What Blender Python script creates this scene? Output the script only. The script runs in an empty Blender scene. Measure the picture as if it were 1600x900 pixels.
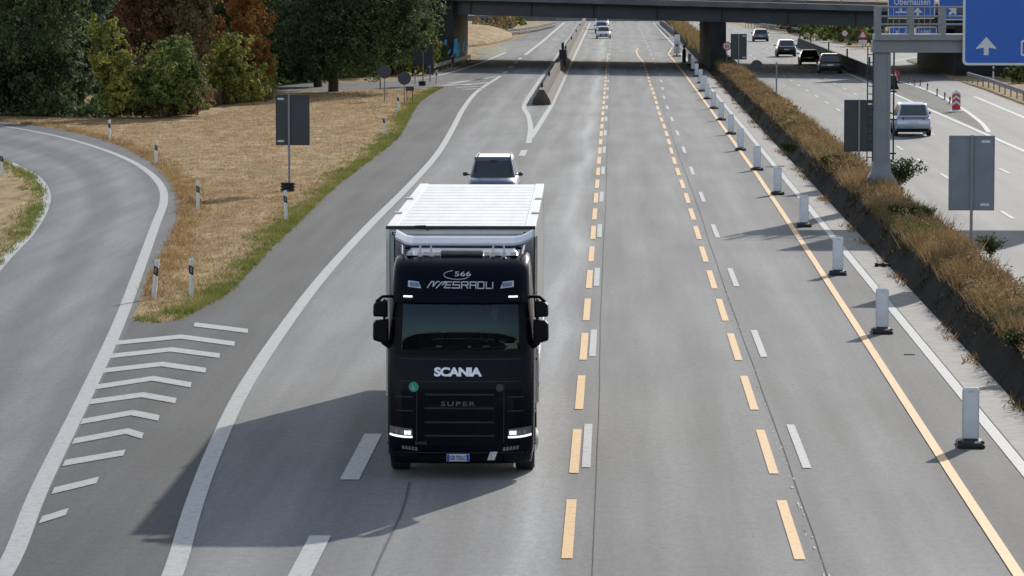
import bpy, bmesh, math, random
import numpy as np
from mathutils import Vector, Matrix
from mathutils.geometry import tessellate_polygon

S = bpy.context.scene
COL = S.collection
R = math.radians
random.seed(7)
rng = np.random.default_rng(11)

# ------------------------------------------------------------------ camera
H = 8.4
F = 5750.0                                   # focal length in pixels of the 1600 px wide photograph
PITCH = math.atan(496 / F)
YAW = math.atan(160 / F * math.cos(PITCH))
fwd = Vector((-math.sin(YAW) * math.cos(PITCH), math.cos(YAW) * math.cos(PITCH), -math.sin(PITCH)))
rgt = Vector((math.cos(YAW), math.sin(YAW), 0))
upv = rgt.cross(fwd)
cam_d = bpy.data.cameras.new('camera')
cam = bpy.data.objects.new('camera', cam_d)
COL.objects.link(cam)
cam.matrix_world = Matrix(((rgt.x, upv.x, -fwd.x, 0), (rgt.y, upv.y, -fwd.y, 0), (rgt.z, upv.z, -fwd.z, H), (0, 0, 0, 1)))
cam_d.sensor_width = 36
cam_d.lens = F / 1600 * 36
cam_d.clip_start = 0.5
cam_d.clip_end = 6000
S.camera = cam

# ------------------------------------------------------------------ light
SUN = Vector((0.82, 2.2, 1.0)).normalized()
EL = math.asin(SUN.z)
AZ = math.atan2(SUN.x, SUN.y)
W = bpy.data.worlds.new('World')
S.world = W
W.use_nodes = True
nt = W.node_tree
sky = nt.nodes.new('ShaderNodeTexSky')
sky.sky_type = 'NISHITA'
sky.sun_disc = False
sky.sun_elevation = EL
sky.sun_rotation = AZ
sky.air_density = 1.0
sky.dust_density = 0.4
hs = nt.nodes.new('ShaderNodeHueSaturation')
hs.inputs['Saturation'].default_value = .62
nt.links.new(sky.outputs[0], hs.inputs['Color'])
nt.links.new(hs.outputs[0], nt.nodes['Background'].inputs[0])
nt.nodes['Background'].inputs[1].default_value = 0.135
sd = bpy.data.lights.new('sun', 'SUN')
sd.energy = 3.2
sd.angle = R(0.6)
sd.color = (1.0, 0.94, 0.85)
sun = bpy.data.objects.new('sun', sd)
COL.objects.link(sun)
sun.rotation_euler = SUN.to_track_quat('Z', 'Y').to_euler()
sun.location = (40, 120, 60)
S.view_settings.view_transform = 'Standard'
S.view_settings.look = 'None'
S.view_settings.exposure = 0.42
S.view_settings.gamma = 1
S.view_settings.use_curve_mapping = False
try:
    S.cycles.use_denoising = True
    S.cycles.max_bounces = 6
    S.cycles.transparent_max_bounces = 8
except Exception:
    pass

# ------------------------------------------------------------------ measuring helpers
def ray(px, py):
    return rgt * ((px - 800) / F) + upv * ((450 - py) / F) + fwd
def G(px, py, z=0.0):                        # photo pixel -> point on a level plane
    d = ray(px, py)
    t = (z - H) / d.z
    return Vector((d.x * t, d.y * t, z))
def AT(px, py, Y):                           # photo pixel -> point at a given distance
    d = ray(px, py)
    t = Y / d.y
    return Vector((d.x * t, Y, H + d.z * t))

# ------------------------------------------------------------------ materials
def nodes(m):
    m.use_nodes = True
    return m.node_tree, m.node_tree.nodes['Principled BSDF']
def lin(c):
    return tuple(((x / 255 + .055) / 1.055) ** 2.4 if x / 255 > .04045 else x / 255 / 12.92 for x in c)
def mat(name, col, rough=.6, metal=0, var=.12, scale=6, spec=.5, coat=0, bump=0, emit=None, es=0, stretch=None):
    m = bpy.data.materials.new(name)
    t, b = nodes(m)
    b.inputs['Roughness'].default_value = rough
    b.inputs['Metallic'].default_value = metal
    b.inputs['Specular IOR Level'].default_value = spec
    b.inputs['Coat Weight'].default_value = coat
    b.inputs['Coat Roughness'].default_value = .05
    tc = t.nodes.new('ShaderNodeTexCoord')
    n = t.nodes.new('ShaderNodeTexNoise')
    n.inputs['Scale'].default_value = scale
    n.inputs['Detail'].default_value = 5
    src = tc.outputs['Object']
    if stretch:
        mp = t.nodes.new('ShaderNodeMapping')
        mp.inputs['Scale'].default_value = stretch
        t.links.new(src, mp.inputs[0])
        src = mp.outputs[0]
    t.links.new(src, n.inputs['Vector'])
    r = t.nodes.new('ShaderNodeValToRGB')
    r.color_ramp.elements[0].position = .3
    r.color_ramp.elements[1].position = .7
    r.color_ramp.elements[0].color = (*[max(0, c * (1 - var)) for c in col], 1)
    r.color_ramp.elements[1].color = (*[min(1, c * (1 + var)) for c in col], 1)
    t.links.new(n.outputs[0], r.inputs[0])
    t.links.new(r.outputs[0], b.inputs['Base Color'])
    if bump:
        bp = t.nodes.new('ShaderNodeBump')
        bp.inputs['Strength'].default_value = bump
        t.links.new(n.outputs[0], bp.inputs['Height'])
        t.links.new(bp.outputs[0], b.inputs['Normal'])
    if emit:
        b.inputs['Emission Color'].default_value = (*emit, 1)
        b.inputs['Emission Strength'].default_value = es
    return m
def fill_ramp(r, stops):
    e = r.color_ramp.elements
    e[0].position, e[1].position = stops[0][0], stops[-1][0]
    e[0].color, e[1].color = (*stops[0][1], 1), (*stops[-1][1], 1)
    for p, c in stops[1:-1]:
        e.new(p).color = (*c, 1)
def islands(name, cols, rough=.7, noise=.25, nscale=.5, trans=0.0):    # leaves and blades: colour differs from piece to piece
    m = bpy.data.materials.new(name)
    t, b = nodes(m)
    b.inputs['Roughness'].default_value = rough
    b.inputs['Specular IOR Level'].default_value = .15
    g = t.nodes.new('ShaderNodeNewGeometry')
    tc = t.nodes.new('ShaderNodeTexCoord')
    n = t.nodes.new('ShaderNodeTexNoise')
    n.inputs['Scale'].default_value = nscale
    n.inputs['Detail'].default_value = 3
    t.links.new(tc.outputs['Object'], n.inputs['Vector'])
    mx = t.nodes.new('ShaderNodeMix')
    mx.inputs[0].default_value = .55
    t.links.new(g.outputs['Random Per Island'], mx.inputs[2])
    mr = t.nodes.new('ShaderNodeMapRange')
    mr.inputs[1].default_value = .3
    mr.inputs[2].default_value = .7
    t.links.new(n.outputs[0], mr.inputs[0])
    t.links.new(mr.outputs[0], mx.inputs[3])
    r = t.nodes.new('ShaderNodeValToRGB')
    fill_ramp(r, [(.12 + .76 * i / (len(cols) - 1), c) for i, c in enumerate(cols)])
    t.links.new(mx.outputs[0], r.inputs[0])
    t.links.new(r.outputs[0], b.inputs['Base Color'])
    if trans:
        tl = t.nodes.new('ShaderNodeBsdfTranslucent')
        t.links.new(r.outputs[0], tl.inputs[0])
        ms = t.nodes.new('ShaderNodeMixShader')
        ms.inputs[0].default_value = trans
        out = t.nodes['Material Output']
        t.links.new(b.outputs[0], ms.inputs[1])
        t.links.new(tl.outputs[0], ms.inputs[2])
        t.links.new(ms.outputs[0], out.inputs[0])
    return m
def asphalt(name, base, tracks=None, rough=.8, spec=.16, period=None):
    """worn road surface: fine grain, long streaks, and (tracks) wear and painted sheen bands across the lanes: list of (x, factor)"""
    m = bpy.data.materials.new(name)
    t, b = nodes(m)
    N = t.nodes.new
    L = t.links.new
    tc = N('ShaderNodeTexCoord')
    def noise(sc, detail, vec_scale=(1, 1, 1)):
        mp = N('ShaderNodeMapping')
        mp.inputs['Scale'].default_value = vec_scale
        L(tc.outputs['Object'], mp.inputs[0])
        n = N('ShaderNodeTexNoise')
        n.inputs['Scale'].default_value = sc
        n.inputs['Detail'].default_value = detail
        L(mp.outputs[0], n.inputs['Vector'])
        return n.outputs[0]
    def math_(op, a, bb):
        k = N('ShaderNodeMath')
        k.operation = op
        for i, v in ((0, a), (1, bb)):
            if isinstance(v, (int, float)):
                k.inputs[i].default_value = v
            else:
                L(v, k.inputs[i])
        return k.outputs[0]
    def mr(v, lo, hi, a=.3, bb=.7):
        k = N('ShaderNodeMapRange')
        k.inputs[1].default_value = a
        k.inputs[2].default_value = bb
        k.inputs[3].default_value = lo
        k.inputs[4].default_value = hi
        L(v, k.inputs[0])
        return k.outputs[0]
    f = math_('MULTIPLY', mr(noise(30, 3), .80, 1.2), mr(noise(9, 4, (1, .4, 1)), .9, 1.1))                                  # grain
    f = math_('MULTIPLY', f, mr(noise(1, 4, (1.3, .05, 1)), .80, 1.2))   # streaks along the road
    f = math_('MULTIPLY', f, mr(noise(.22, 5, (1, .5, 1)), .9, 1.1))      # broad patches
    spots = noise(3.2, 2)
    f = math_('MULTIPLY', f, mr(spots, 1.0, .8, .68, .78))                # oil spots
    if period:
        an = N('ShaderNodeAttribute')
        an.attribute_name = 'across'
        r = N('ShaderNodeValToRGB')
        r.color_ramp.interpolation = 'EASE'
        fill_ramp(r, [(xx, (v / 2,) * 3) for xx, v in period])
        L(math_('ADD', an.outputs['Fac'], mr(noise(.08, 2), -.04, .04)), r.inputs[0])
        f = math_('MULTIPLY', f, math_('MULTIPLY', r.outputs[0], 2.0))
    if tracks:
        sp = N('ShaderNodeSeparateXYZ')
        L(tc.outputs['Object'], sp.inputs[0])
        wob = mr(noise(.05, 1), -.25, .25)
        x = math_('ADD', sp.outputs[0], wob)
        x0, x1 = tracks[0][0], tracks[-1][0]
        u = math_('DIVIDE', math_('SUBTRACT', x, x0), x1 - x0)
        r = N('ShaderNodeValToRGB')
        r.color_ramp.interpolation = 'EASE'
        fill_ramp(r, [((xx - x0) / (x1 - x0), (v / 2,) * 3) for xx, v in tracks])
        L(u, r.inputs[0])
        f = math_('MULTIPLY', f, math_('MULTIPLY', r.outputs[0], 2.0))
    mx = N('ShaderNodeMix')
    mx.data_type = 'RGBA'
    mx.blend_type = 'MULTIPLY'
    mx.inputs[0].default_value = 1
    mx.inputs[6].default_value = (*base, 1)
    cb = N('ShaderNodeCombineColor')
    for i in range(3):
        L(f, cb.inputs[i])
    L(cb.outputs[0], mx.inputs[7])
    L(mx.outputs[2], b.inputs['Base Color'])
    b.inputs['Roughness'].default_value = rough
    b.inputs['Specular IOR Level'].default_value = spec
    bp = N('ShaderNodeBump')
    bp.inputs['Strength'].default_value = .25
    bp.inputs['Distance'].default_value = .01
    L(noise(60, 2), bp.inputs['Height'])
    L(bp.outputs[0], b.inputs['Normal'])
    return m
def paint(name, col, wear=.35, rough=.6):
    """road paint, scuffed: worn flecks of road colour inside the line"""
    m = bpy.data.materials.new(name)
    t, b = nodes(m)
    tc = t.nodes.new('ShaderNodeTexCoord')
    n = t.nodes.new('ShaderNodeTexNoise')
    n.inputs['Scale'].default_value = 7
    n.inputs['Detail'].default_value = 8
    n.inputs['Roughness'].default_value = .75
    t.links.new(tc.outputs['Object'], n.inputs['Vector'])
    r = t.nodes.new('ShaderNodeValToRGB')
    e = r.color_ramp.elements
    e[0].position = .34
    e[0].color = (*[c * (1 - wear) + .10 * wear for c in col], 1)
    e[1].position = .5
    e[1].color = (*col, 1)
    t.links.new(n.outputs[0], r.inputs[0])
    t.links.new(r.outputs[0], b.inputs['Base Color'])
    b.inputs['Roughness'].default_value = rough
    return m
def glass_tint(name, tint, tr=.35, rough=.02):
    m = bpy.data.materials.new(name)
    t, b = nodes(m)
    b.inputs['Base Color'].default_value = (*tint, 1)
    b.inputs['Roughness'].default_value = rough
    b.inputs['Specular IOR Level'].default_value = .8
    tp = t.nodes.new('ShaderNodeBsdfTransparent')
    tp.inputs[0].default_value = (.8, .85, .82, 1)
    b.inputs['Specular Tint'].default_value = (.62, .82, 1, 1)  # blue of the mirrored sky put into the reflection tint
    n = t.nodes.new('ShaderNodeTexNoise')
    n.inputs['Scale'].default_value = 2.5
    mr = t.nodes.new('ShaderNodeMapRange')
    mr.inputs[3].default_value = tr - .05
    mr.inputs[4].default_value = tr + .05
    ms = t.nodes.new('ShaderNodeMixShader')
    t.links.new(n.outputs[0], mr.inputs[0])
    t.links.new(mr.outputs[0], ms.inputs[0])
    t.links.new(b.outputs[0], ms.inputs[1])
    t.links.new(tp.outputs[0], ms.inputs[2])
    t.links.new(ms.outputs[0], t.nodes['Material Output'].inputs[0])
    return m

M = {}
# wear bands across the motorway, sun sheen of the tracks painted in (x in metres from the camera's line)
M['motorway'] = asphalt('motorway_asphalt', (.208, .206, .203), [
    (-14, .55), (-9.2, .55), (-8.5, .6), (-7.9, .86), (-7.2, 1.08), (-6.3, .92), (-5.4, 1.1), (-4.6, .84), (-3.9, .9), (-3.1, 1.1),
    (-2.4, .98), (-1.8, 1.25), (-1.35, 1.7), (-1.0, 1.3), (-.7, .95), (0, .9), (.75, 1.02), (1.5, .9), (2.3, 1.03), (3.1, .88), (3.9, .95), (4.6, 1.06),
    (5.2, .92), (5.75, .74), (6.6, .72), (7.0, .72), (7.15, .95), (7.9, .9)])
M['ramp'] = asphalt('ramp_asphalt', (.165, .170, .178), rough=.7, period=[(0, .68), (.16, .72), (.26, 1.02), (.38, 1.12), (.52, .76), (.62, .74), (.74, 1.1), (.86, .98), (1, .75)])
M['shoulder'] = asphalt('shoulder_asphalt', (.098, .098, .098), rough=.85)
M['gorefill'] = asphalt('gore_asphalt', (.108, .108, .106), rough=.85)
M['far_way'] = asphalt('far_carriageway_asphalt', (.150, .150, .149), [
    (9, .8), (10.2, .9), (11, 1.05), (11.8, .9), (12.7, 1.05), (13.6, .86), (14.4, 1.04), (15.1, .9), (15.7, 1.05), (16.3, .86),
    (17.1, 1.04), (17.8, .9), (18.5, 1.05), (19.2, .78), (20.5, .72), (24, 1.0), (30, .95)], rough=.68, spec=.19)
M['concrete_strip'] = mat('concrete_gutter', (.20, .187, .165), .75, var=.25, scale=2.2, bump=.1)
M['white_line'] = paint('white_road_paint', (.40, .40, .385), .6)
M['white_new'] = paint('fresh_white_road_paint', (.56, .56, .55), .3)
M['yellow_line'] = paint('orange_road_paint', (.73, .43, .15), .4)
M['tar'] = mat('tar_seam', (.115, .115, .114), .85, spec=.1)
M['concrete'] = mat('weathered_concrete', (.072, .053, .039), .9, var=.45, scale=.9, bump=.1)
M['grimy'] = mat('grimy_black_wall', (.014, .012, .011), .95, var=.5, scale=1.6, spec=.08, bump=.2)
M['concrete_dark'] = mat('dark_concrete', (.024, .024, .026), .85, spec=.2, var=.35, scale=.8, bump=.1)  # near-black tone, also stands in for deck shade on the abutment
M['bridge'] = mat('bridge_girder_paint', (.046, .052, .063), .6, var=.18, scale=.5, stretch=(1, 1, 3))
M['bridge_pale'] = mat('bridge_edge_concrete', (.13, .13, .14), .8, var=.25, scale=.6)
M['steel'] = mat('galvanised_steel', (.22, .23, .24), .65, .1, var=.12, scale=3)
M['gantry'] = mat('gantry_grey_paint', (.21, .225, .25), .5, .1, var=.1, scale=1.5)
M['sign_back'] = mat('dark_grey_sign_back', (.040, .048, .058), .55, .1, var=.1, scale=2)
M['sign_back_pale'] = mat('grey_sign_back', (.19, .215, .25), .5, .1, var=.1, scale=2)
M['sticker'] = mat('pale_sticker', (.6, .61, .62), .5, var=.3, scale=30)
M['blue_sign'] = mat('blue_sign_face', (.010, .105, .48), .4, var=.04, scale=1)
M['white_sign'] = mat('white_sign_face', (.62, .63, .63), .45, var=.04)
M['red_sign'] = mat('red_sign_face', (.45, .02, .03), .45, var=.1)
M['rubber'] = mat('black_rubber', (.022, .022, .023), .75, var=.3, scale=9, bump=.2)
M['beacon'] = mat('pale_grey_plastic', (.76, .77, .80), .5, var=.08, scale=4)
M['post_white'] = mat('white_post_plastic', (.68, .68, .66), .5, var=.12, scale=9)
M['black'] = mat('matt_black', (.02, .02, .022), .6, var=.2)
M['bark'] = mat('tree_bark', (.05, .04, .032), .9, var=.3, scale=5, bump=.4)
M['navy'] = mat('black_navy_lorry_paint', (.0035, .0045, .011), .25, 0, var=.2, scale=2, spec=.07, coat=.06)
M['navy_trim'] = mat('black_lorry_plastic', (.006, .006, .008), .5, spec=.12, var=.2, scale=4)
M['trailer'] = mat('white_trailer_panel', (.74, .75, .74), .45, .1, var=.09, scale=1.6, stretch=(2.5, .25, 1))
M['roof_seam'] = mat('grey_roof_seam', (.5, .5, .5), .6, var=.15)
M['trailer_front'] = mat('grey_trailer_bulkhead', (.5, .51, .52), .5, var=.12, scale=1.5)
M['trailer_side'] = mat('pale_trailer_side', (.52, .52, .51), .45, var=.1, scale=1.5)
M['chrome'] = mat('chrome_lettering', (.62, .63, .66), .25, .6, var=.06)
M['silver_line'] = mat('silver_lettering', (.55, .57, .62), .35, .2, var=.06)
M['dim_letter'] = mat('dark_bronze_lettering', (.10, .085, .07), .4, .4)
M['glass'] = glass_tint('lorry_windscreen_glass', (.004, .005, .006), .5)
M['car_glass'] = mat('dark_car_glass', (.030, .038, .042), .05, spec=.9, var=.3, scale=1)
M['lamp_white'] = mat('lit_headlamp', (.9, .9, .9), .3, emit=(1, .98, .94), es=.9)
M['lamp_glass'] = mat('clear_lamp_lens', (.16, .165, .17), .15, .3, var=.3, scale=18)
M['lamp_red'] = mat('red_lamp_lens', (.35, .015, .015), .25)
M['lamp_orange'] = mat('orange_lamp_lens', (.6, .2, .03), .3)
M['plate'] = mat('number_plate_white', (.5, .56, .68), .4, var=.05)
M['plate_blue'] = mat('number_plate_blue', (.015, .06, .4), .4)
M['green_badge'] = mat('green_badge', (.02, .30, .20), .4)
M['hivis'] = mat('pale_green_card', (.62, .8, .5), .5, var=.15, scale=14)
M['rim'] = mat('alloy_rim', (.4, .41, .42), .35, .6)
M['mirror_glass'] = mat('mirror_back_black', (.012, .012, .013), .3)
M['skin'] = mat('skin', (.45, .27, .2), .55)
M['cloth'] = mat('dark_blue_cloth', (.03, .035, .06), .8)
M['hair'] = mat('dark_hair', (.03, .022, .018), .7)
M['interior'] = mat('dark_cab_interior', (.02, .02, .021), .7)
M['graffiti'] = mat('blue_spray_paint', (.03, .24, .42), .6, var=.35, scale=1.2)
M['brick'] = mat('dark_brick_wall', (.065, .068, .078), .85, var=.35, scale=1.4, stretch=(1, 1, 3.5))
M['soil'] = mat('planter_soil', (.09, .062, .04), .95, var=.4, scale=2)
M['slat_highlight'] = mat('slat_highlight_tone', (.022, .024, .034), .35, spec=.5)  # lighter strip colour draws the highlight along each grille slat
M['dull_steel'] = mat('dull_steel', (.11, .115, .12), .8, spec=.1)
M['yellowed'] = mat('yellowed_steel', (.35, .33, .14), .5)

# ground: dry turf with scattered green
def turf():
    m = bpy.data.materials.new('dry_turf')
    t, b = nodes(m)
    tc = t.nodes.new('ShaderNodeTexCoord')
    def nz(s, d, st=(1, 1, 1)):
        mp = t.nodes.new('ShaderNodeMapping')
        mp.inputs['Scale'].default_value = st
        t.links.new(tc.outputs['Object'], mp.inputs[0])
        n = t.nodes.new('ShaderNodeTexNoise')
        n.inputs['Scale'].default_value = s
        n.inputs['Detail'].default_value = d
        n.inputs['Roughness'].default_value = .65
        t.links.new(mp.outputs[0], n.inputs['Vector'])
        return n.outputs[0]
    r = t.nodes.new('ShaderNodeValToRGB')
    fill_ramp(r, ((.28, (.15, .10, .05)), (.42, (.29, .195, .10)), (.54, (.37, .26, .14)), (.70, (.47, .36, .215))))
    ad = t.nodes.new('ShaderNodeMath')
    ad.operation = 'ADD'
    ad.inputs[1].default_value = -.25
    a2 = t.nodes.new('ShaderNodeMath')
    a2.operation = 'MULTIPLY_ADD'
    a2.inputs[1].default_value = .5
    t.links.new(nz(.55, 4, (1, .16, 1)), a2.inputs[0])
    t.links.new(nz(1.6, 9, (1, .28, 1)), ad.inputs[0])
    t.links.new(ad.outputs[0], a2.inputs[2])
    t.links.new(a2.outputs[0], r.inputs[0])
    g = t.nodes.new('ShaderNodeMapRange')
    g.inputs[1].default_value = .56
    g.inputs[2].default_value = .72
    g.inputs[4].default_value = .55
    t.links.new(nz(.16, 5), g.inputs[0])
    mx = t.nodes.new('ShaderNodeMix')
    mx.data_type = 'RGBA'
    mx.inputs[7].default_value = (.13, .12, .045, 1)
    t.links.new(g.outputs[0], mx.inputs[0])
    t.links.new(r.outputs[0], mx.inputs[6])
    t.links.new(mx.outputs[2], b.inputs['Base Color'])
    b.inputs['Roughness'].default_value = .95
    b.inputs['Specular IOR Level'].default_value = .1
    bp = t.nodes.new('ShaderNodeBump')
    bp.inputs['Strength'].default_value = .6
    bp.inputs['Distance'].default_value = .08
    t.links.new(nz(5, 4), bp.inputs['Height'])
    t.links.new(bp.outputs[0], b.inputs['Normal'])
    return m
M['turf'] = turf()
M['dry_blade'] = islands('dry_grass_blades', [(.22, .14, .065), (.36, .24, .12), (.46, .33, .18)], nscale=.5, trans=.5)
M['green_blade'] = islands('green_grass_blades', [(.09, .13, .025), (.16, .19, .045), (.30, .24, .09)], nscale=.5, trans=.45)
M['median_blade'] = islands('brown_median_weeds', [(.06, .07, .03), (.15, .135, .055), (.21, .125, .06), (.31, .19, .09), (.41, .29, .16)], nscale=.42, trans=.4)
M['weed_green'] = islands('green_shrub_leaves', [(.025, .04, .012), (.06, .08, .025), (.12, .13, .05)], nscale=.8, trans=.25)

# ------------------------------------------------------------------ mesh building
class MB:
    def __init__(s):
        s.v, s.f, s.mi = [], [], []
        s.cur = 0
    def quad(s, *p):
        i = len(s.v)
        s.v += [tuple(q) for q in p]
        s.f.append(tuple(range(i, i + len(p))))
        s.mi.append(s.cur)
    def add(s, vs, fs):
        i = len(s.v)
        s.v += [tuple(q) for q in vs]
        for f in fs:
            s.f.append(tuple(k + i for k in f))
            s.mi.append(s.cur)
    def box(s, x0, x1, y0, y1, z0, z1):
        vs = [(x, y, z) for x in (x0, x1) for y in (y0, y1) for z in (z0, z1)]
        s.add(vs, [(0, 1, 3, 2), (4, 6, 7, 5), (0, 4, 5, 1), (2, 3, 7, 6), (0, 2, 6, 4), (1, 5, 7, 3)])
        return s
    def hexa(s, lo, hi):                     # four corners below, four above (same order, counter-clockwise from above)
        s.add(list(lo) + list(hi), [(3, 2, 1, 0), (4, 5, 6, 7), (0, 1, 5, 4), (1, 2, 6, 5), (2, 3, 7, 6), (3, 0, 4, 7)])
        return s
    def tube(s, p0, p1, r0, r1=None, n=12):
        r1 = r0 if r1 is None else r1
        a, b = Vector(p0), Vector(p1)
        d = (b - a).normalized()
        u = d.orthogonal().normalized()
        w = d.cross(u)
        vs = []
        for c, r in ((a, r0), (b, r1)):
            for k in range(n):
                t = 2 * math.pi * k / n
                vs.append(c + u * (r * math.cos(t)) + w * (r * math.sin(t)))
        fs = [(k, (k + 1) % n, n + (k + 1) % n, n + k) for k in range(n)]
        fs += [tuple(range(n - 1, -1, -1)), tuple(range(n, 2 * n))]
        s.add(vs, fs)
        return s
    def lathe_x(s, prof, c, n=24):           # prof: (x, r); axis along x through c
        vs = []
        for x, r in prof:
            for k in range(n):
                t = 2 * math.pi * k / n
                vs.append((c[0] + x, c[1] + r * math.cos(t), c[2] + r * math.sin(t)))
        fs = []
        for i in range(len(prof) - 1):
            for k in range(n):
                fs.append((i * n + k, (i + 1) * n + k, (i + 1) * n + (k + 1) % n, i * n + (k + 1) % n))
        fs.append(tuple(range(n)))
        fs.append(tuple(range((len(prof) - 1) * n + n - 1, (len(prof) - 1) * n - 1, -1)))
        s.add(vs, fs)
        return s
    def loft(s, rings, closed=True, cap=True):
        n = len(rings[0])
        vs = [p for r in rings for p in r]
        fs = []
        for i in range(len(rings) - 1):
            for k in range(n if closed else n - 1):
                fs.append((i * n + k, i * n + (k + 1) % n, (i + 1) * n + (k + 1) % n, (i + 1) * n + k))
        if cap:
            fs.append(tuple(range(n - 1, -1, -1)))
            fs.append(tuple((len(rings) - 1) * n + k for k in range(n)))
        s.add(vs, fs)
        return s
    def prism(s, poly, y0, y1):              # poly in (x, z), pushed from y0 to y1
        n = len(poly)
        vs = [(x, y0, z) for x, z in poly] + [(x, y1, z) for x, z in poly]
        fs = [tuple(range(n)), tuple(range(2 * n - 1, n - 1, -1))]
        fs += [(k, n + k, n + (k + 1) % n, (k + 1) % n) for k in range(n)]
        s.add(vs, fs)
        return s
    def build(s, name, m, parent=None, smooth=False, bevel=0, sub=0, loc=None):
        me = bpy.data.meshes.new(name)
        me.from_pydata(s.v, [], s.f)
        ms = m if isinstance(m, (list, tuple)) else [m]
        for k in ms:
            me.materials.append(k)
        if len(ms) > 1:
            me.polygons.foreach_set('material_index', s.mi)
        bm = bmesh.new()
        bm.from_mesh(me)
        if smooth or bevel or sub:
            bmesh.ops.remove_doubles(bm, verts=bm.verts, dist=.0004)
        bmesh.ops.recalc_face_normals(bm, faces=bm.faces)
        bm.to_mesh(me)
        bm.free()
        if smooth:
            me.polygons.foreach_set('use_smooth', [True] * len(me.polygons))
        o = bpy.data.objects.new(name, me)
        COL.objects.link(o)
        if parent:
            o.parent = parent
        if loc:
            o.location = loc
        if bevel:
            b = o.modifiers.new('bevel', 'BEVEL')
            b.width = bevel
            b.segments = 2
            b.limit_method = 'ANGLE'
        if sub:
            b = o.modifiers.new('smooth', 'SUBSURF')
            b.levels = b.render_levels = sub
        return o
def tag(o, label=None, cat=None, group=None, kind=None):
    if label: o['label'] = label
    if cat: o['category'] = cat
    if group: o['group'] = group
    if kind: o['kind'] = kind
    return o
def thing(name, label, cat, loc=(0, 0, 0), rz=0, group=None):
    o = bpy.data.objects.new(name, None)
    COL.objects.link(o)
    o.location = loc
    o.rotation_euler = (0, 0, rz)
    o.empty_display_size = .3
    return tag(o, label, cat, group)
def dup(root, loc, rz=0, label=None, scale=None):
    r = root.copy()
    COL.objects.link(r)
    r.location = loc
    r.rotation_euler = (0, 0, rz)
    if label: r['label'] = label
    if scale: r.scale = scale
    def kids(a, b):
        for ch in list(a.children):
            c = ch.copy()
            COL.objects.link(c)
            c.parent = b
            kids(ch, c)
    kids(root, r)
    return r
def np_mesh(name, P, m, parent=None, loc=None):
    """P: (N, k, 3) array -> N separate k-gons in one mesh"""
    N, k, _ = P.shape
    me = bpy.data.meshes.new(name)
    me.vertices.add(N * k)
    me.vertices.foreach_set('co', P.astype(np.float32).ravel())
    me.loops.add(N * k)
    me.loops.foreach_set('vertex_index', np.arange(N * k, dtype=np.int32))
    me.polygons.add(N)
    me.polygons.foreach_set('loop_start', np.arange(0, N * k, k, dtype=np.int32))
    me.polygons.foreach_set('loop_total', np.full(N, k, dtype=np.int32))
    me.update(calc_edges=True)
    me.materials.append(m)
    o = bpy.data.objects.new(name, me)
    COL.objects.link(o)
    if parent: o.parent = parent
    if loc: o.location = loc
    return o
def smooth_line(pts, n=6):
    """Catmull-Rom through 2D/3D points"""
    p = [Vector((*q[:2], 0)) for q in pts]
    p = [p[0] * 2 - p[1]] + p + [p[-1] * 2 - p[-2]]
    out = []
    for i in range(1, len(p) - 2):
        for k in range(n):
            t = k / n
            a, b, c, d = p[i - 1:i + 3]
            out.append(.5 * ((2 * b) + (c - a) * t + (2 * a - 5 * b + 4 * c - d) * t * t + (3 * b - a - 3 * c + d) * t ** 3))
    out.append(p[-2])
    return out
def sheet(name, pts, z, m, kind='structure'):
    vs = [Vector((q[0], q[1], z)) for q in pts]
    tri = tessellate_polygon([vs])
    b = MB()
    b.add(vs, [tuple(t) for t in tri])
    o = b.build(name, m)
    for p in o.data.polygons:
        if p.normal.z < 0:
            p.flip()
    return tag(o, kind=kind)
def ribbon(b, pts, w, z):
    """flat strip following pts; w a number or a list"""
    n = len(pts)
    L_ = []
    for i, p in enumerate(pts):
        q = Vector((*pts[min(i + 1, n - 1)][:2], 0)) - Vector((*pts[max(i - 1, 0)][:2], 0))
        q.normalize()
        nn = Vector((-q.y, q.x, 0))
        ww = w[i] if isinstance(w, (list, tuple)) else w
        c = Vector((*p[:2], z))
        L_.append((c + nn * ww / 2, c - nn * ww / 2))
    for i in range(n - 1):
        b.quad(L_[i][0], L_[i][1], L_[i + 1][1], L_[i + 1][0])
def GP(pts, n=6):
    return smooth_line([G(*q) for q in pts], n)
def inside(poly, x, y):
    c = np.zeros(len(x), bool)
    n = len(poly)
    for i in range(n):
        x0, y0 = poly[i][:2]
        x1, y1 = poly[(i + 1) % n][:2]
        k = ((y0 > y) != (y1 > y)) & (x < (x1 - x0) * (y - y0) / ((y1 - y0) or 1e-9) + x0)
        c ^= k
    return c
def text_geo(txt, width=None, height=None, bold=0, spacing=1.0):
    """lettering as flat faces: (verts 2D, faces), centred on 0,0"""
    cu = bpy.data.curves.new('lettering', 'FONT')
    cu.body = txt
    cu.offset = bold
    cu.space_character = spacing
    cu.resolution_u = 3
    o = bpy.data.objects.new('lettering', cu)
    COL.objects.link(o)
    dg = bpy.context.evaluated_depsgraph_get()
    me = bpy.data.meshes.new_from_object(o.evaluated_get(dg))
    v = np.array([w.co[:2] for w in me.vertices])
    f = [tuple(p.vertices) for p in me.polygons]
    bpy.data.objects.remove(o)
    bpy.data.curves.remove(cu)
    bpy.data.meshes.remove(me)
    lo, hi = v.min(0), v.max(0)
    v = v - (lo + hi) / 2
    sx = width / (hi - lo)[0] if width else None
    sy = height / (hi - lo)[1] if height else sx
    v = v * np.array([sx or sy, sy])
    return v, f
def flat_text(b, txt, x, y, z, **k):         # faces -Y
    v, f = text_geo(txt, **k)
    b.add([(x + a, y, z + c) for a, c in v], f)

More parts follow.
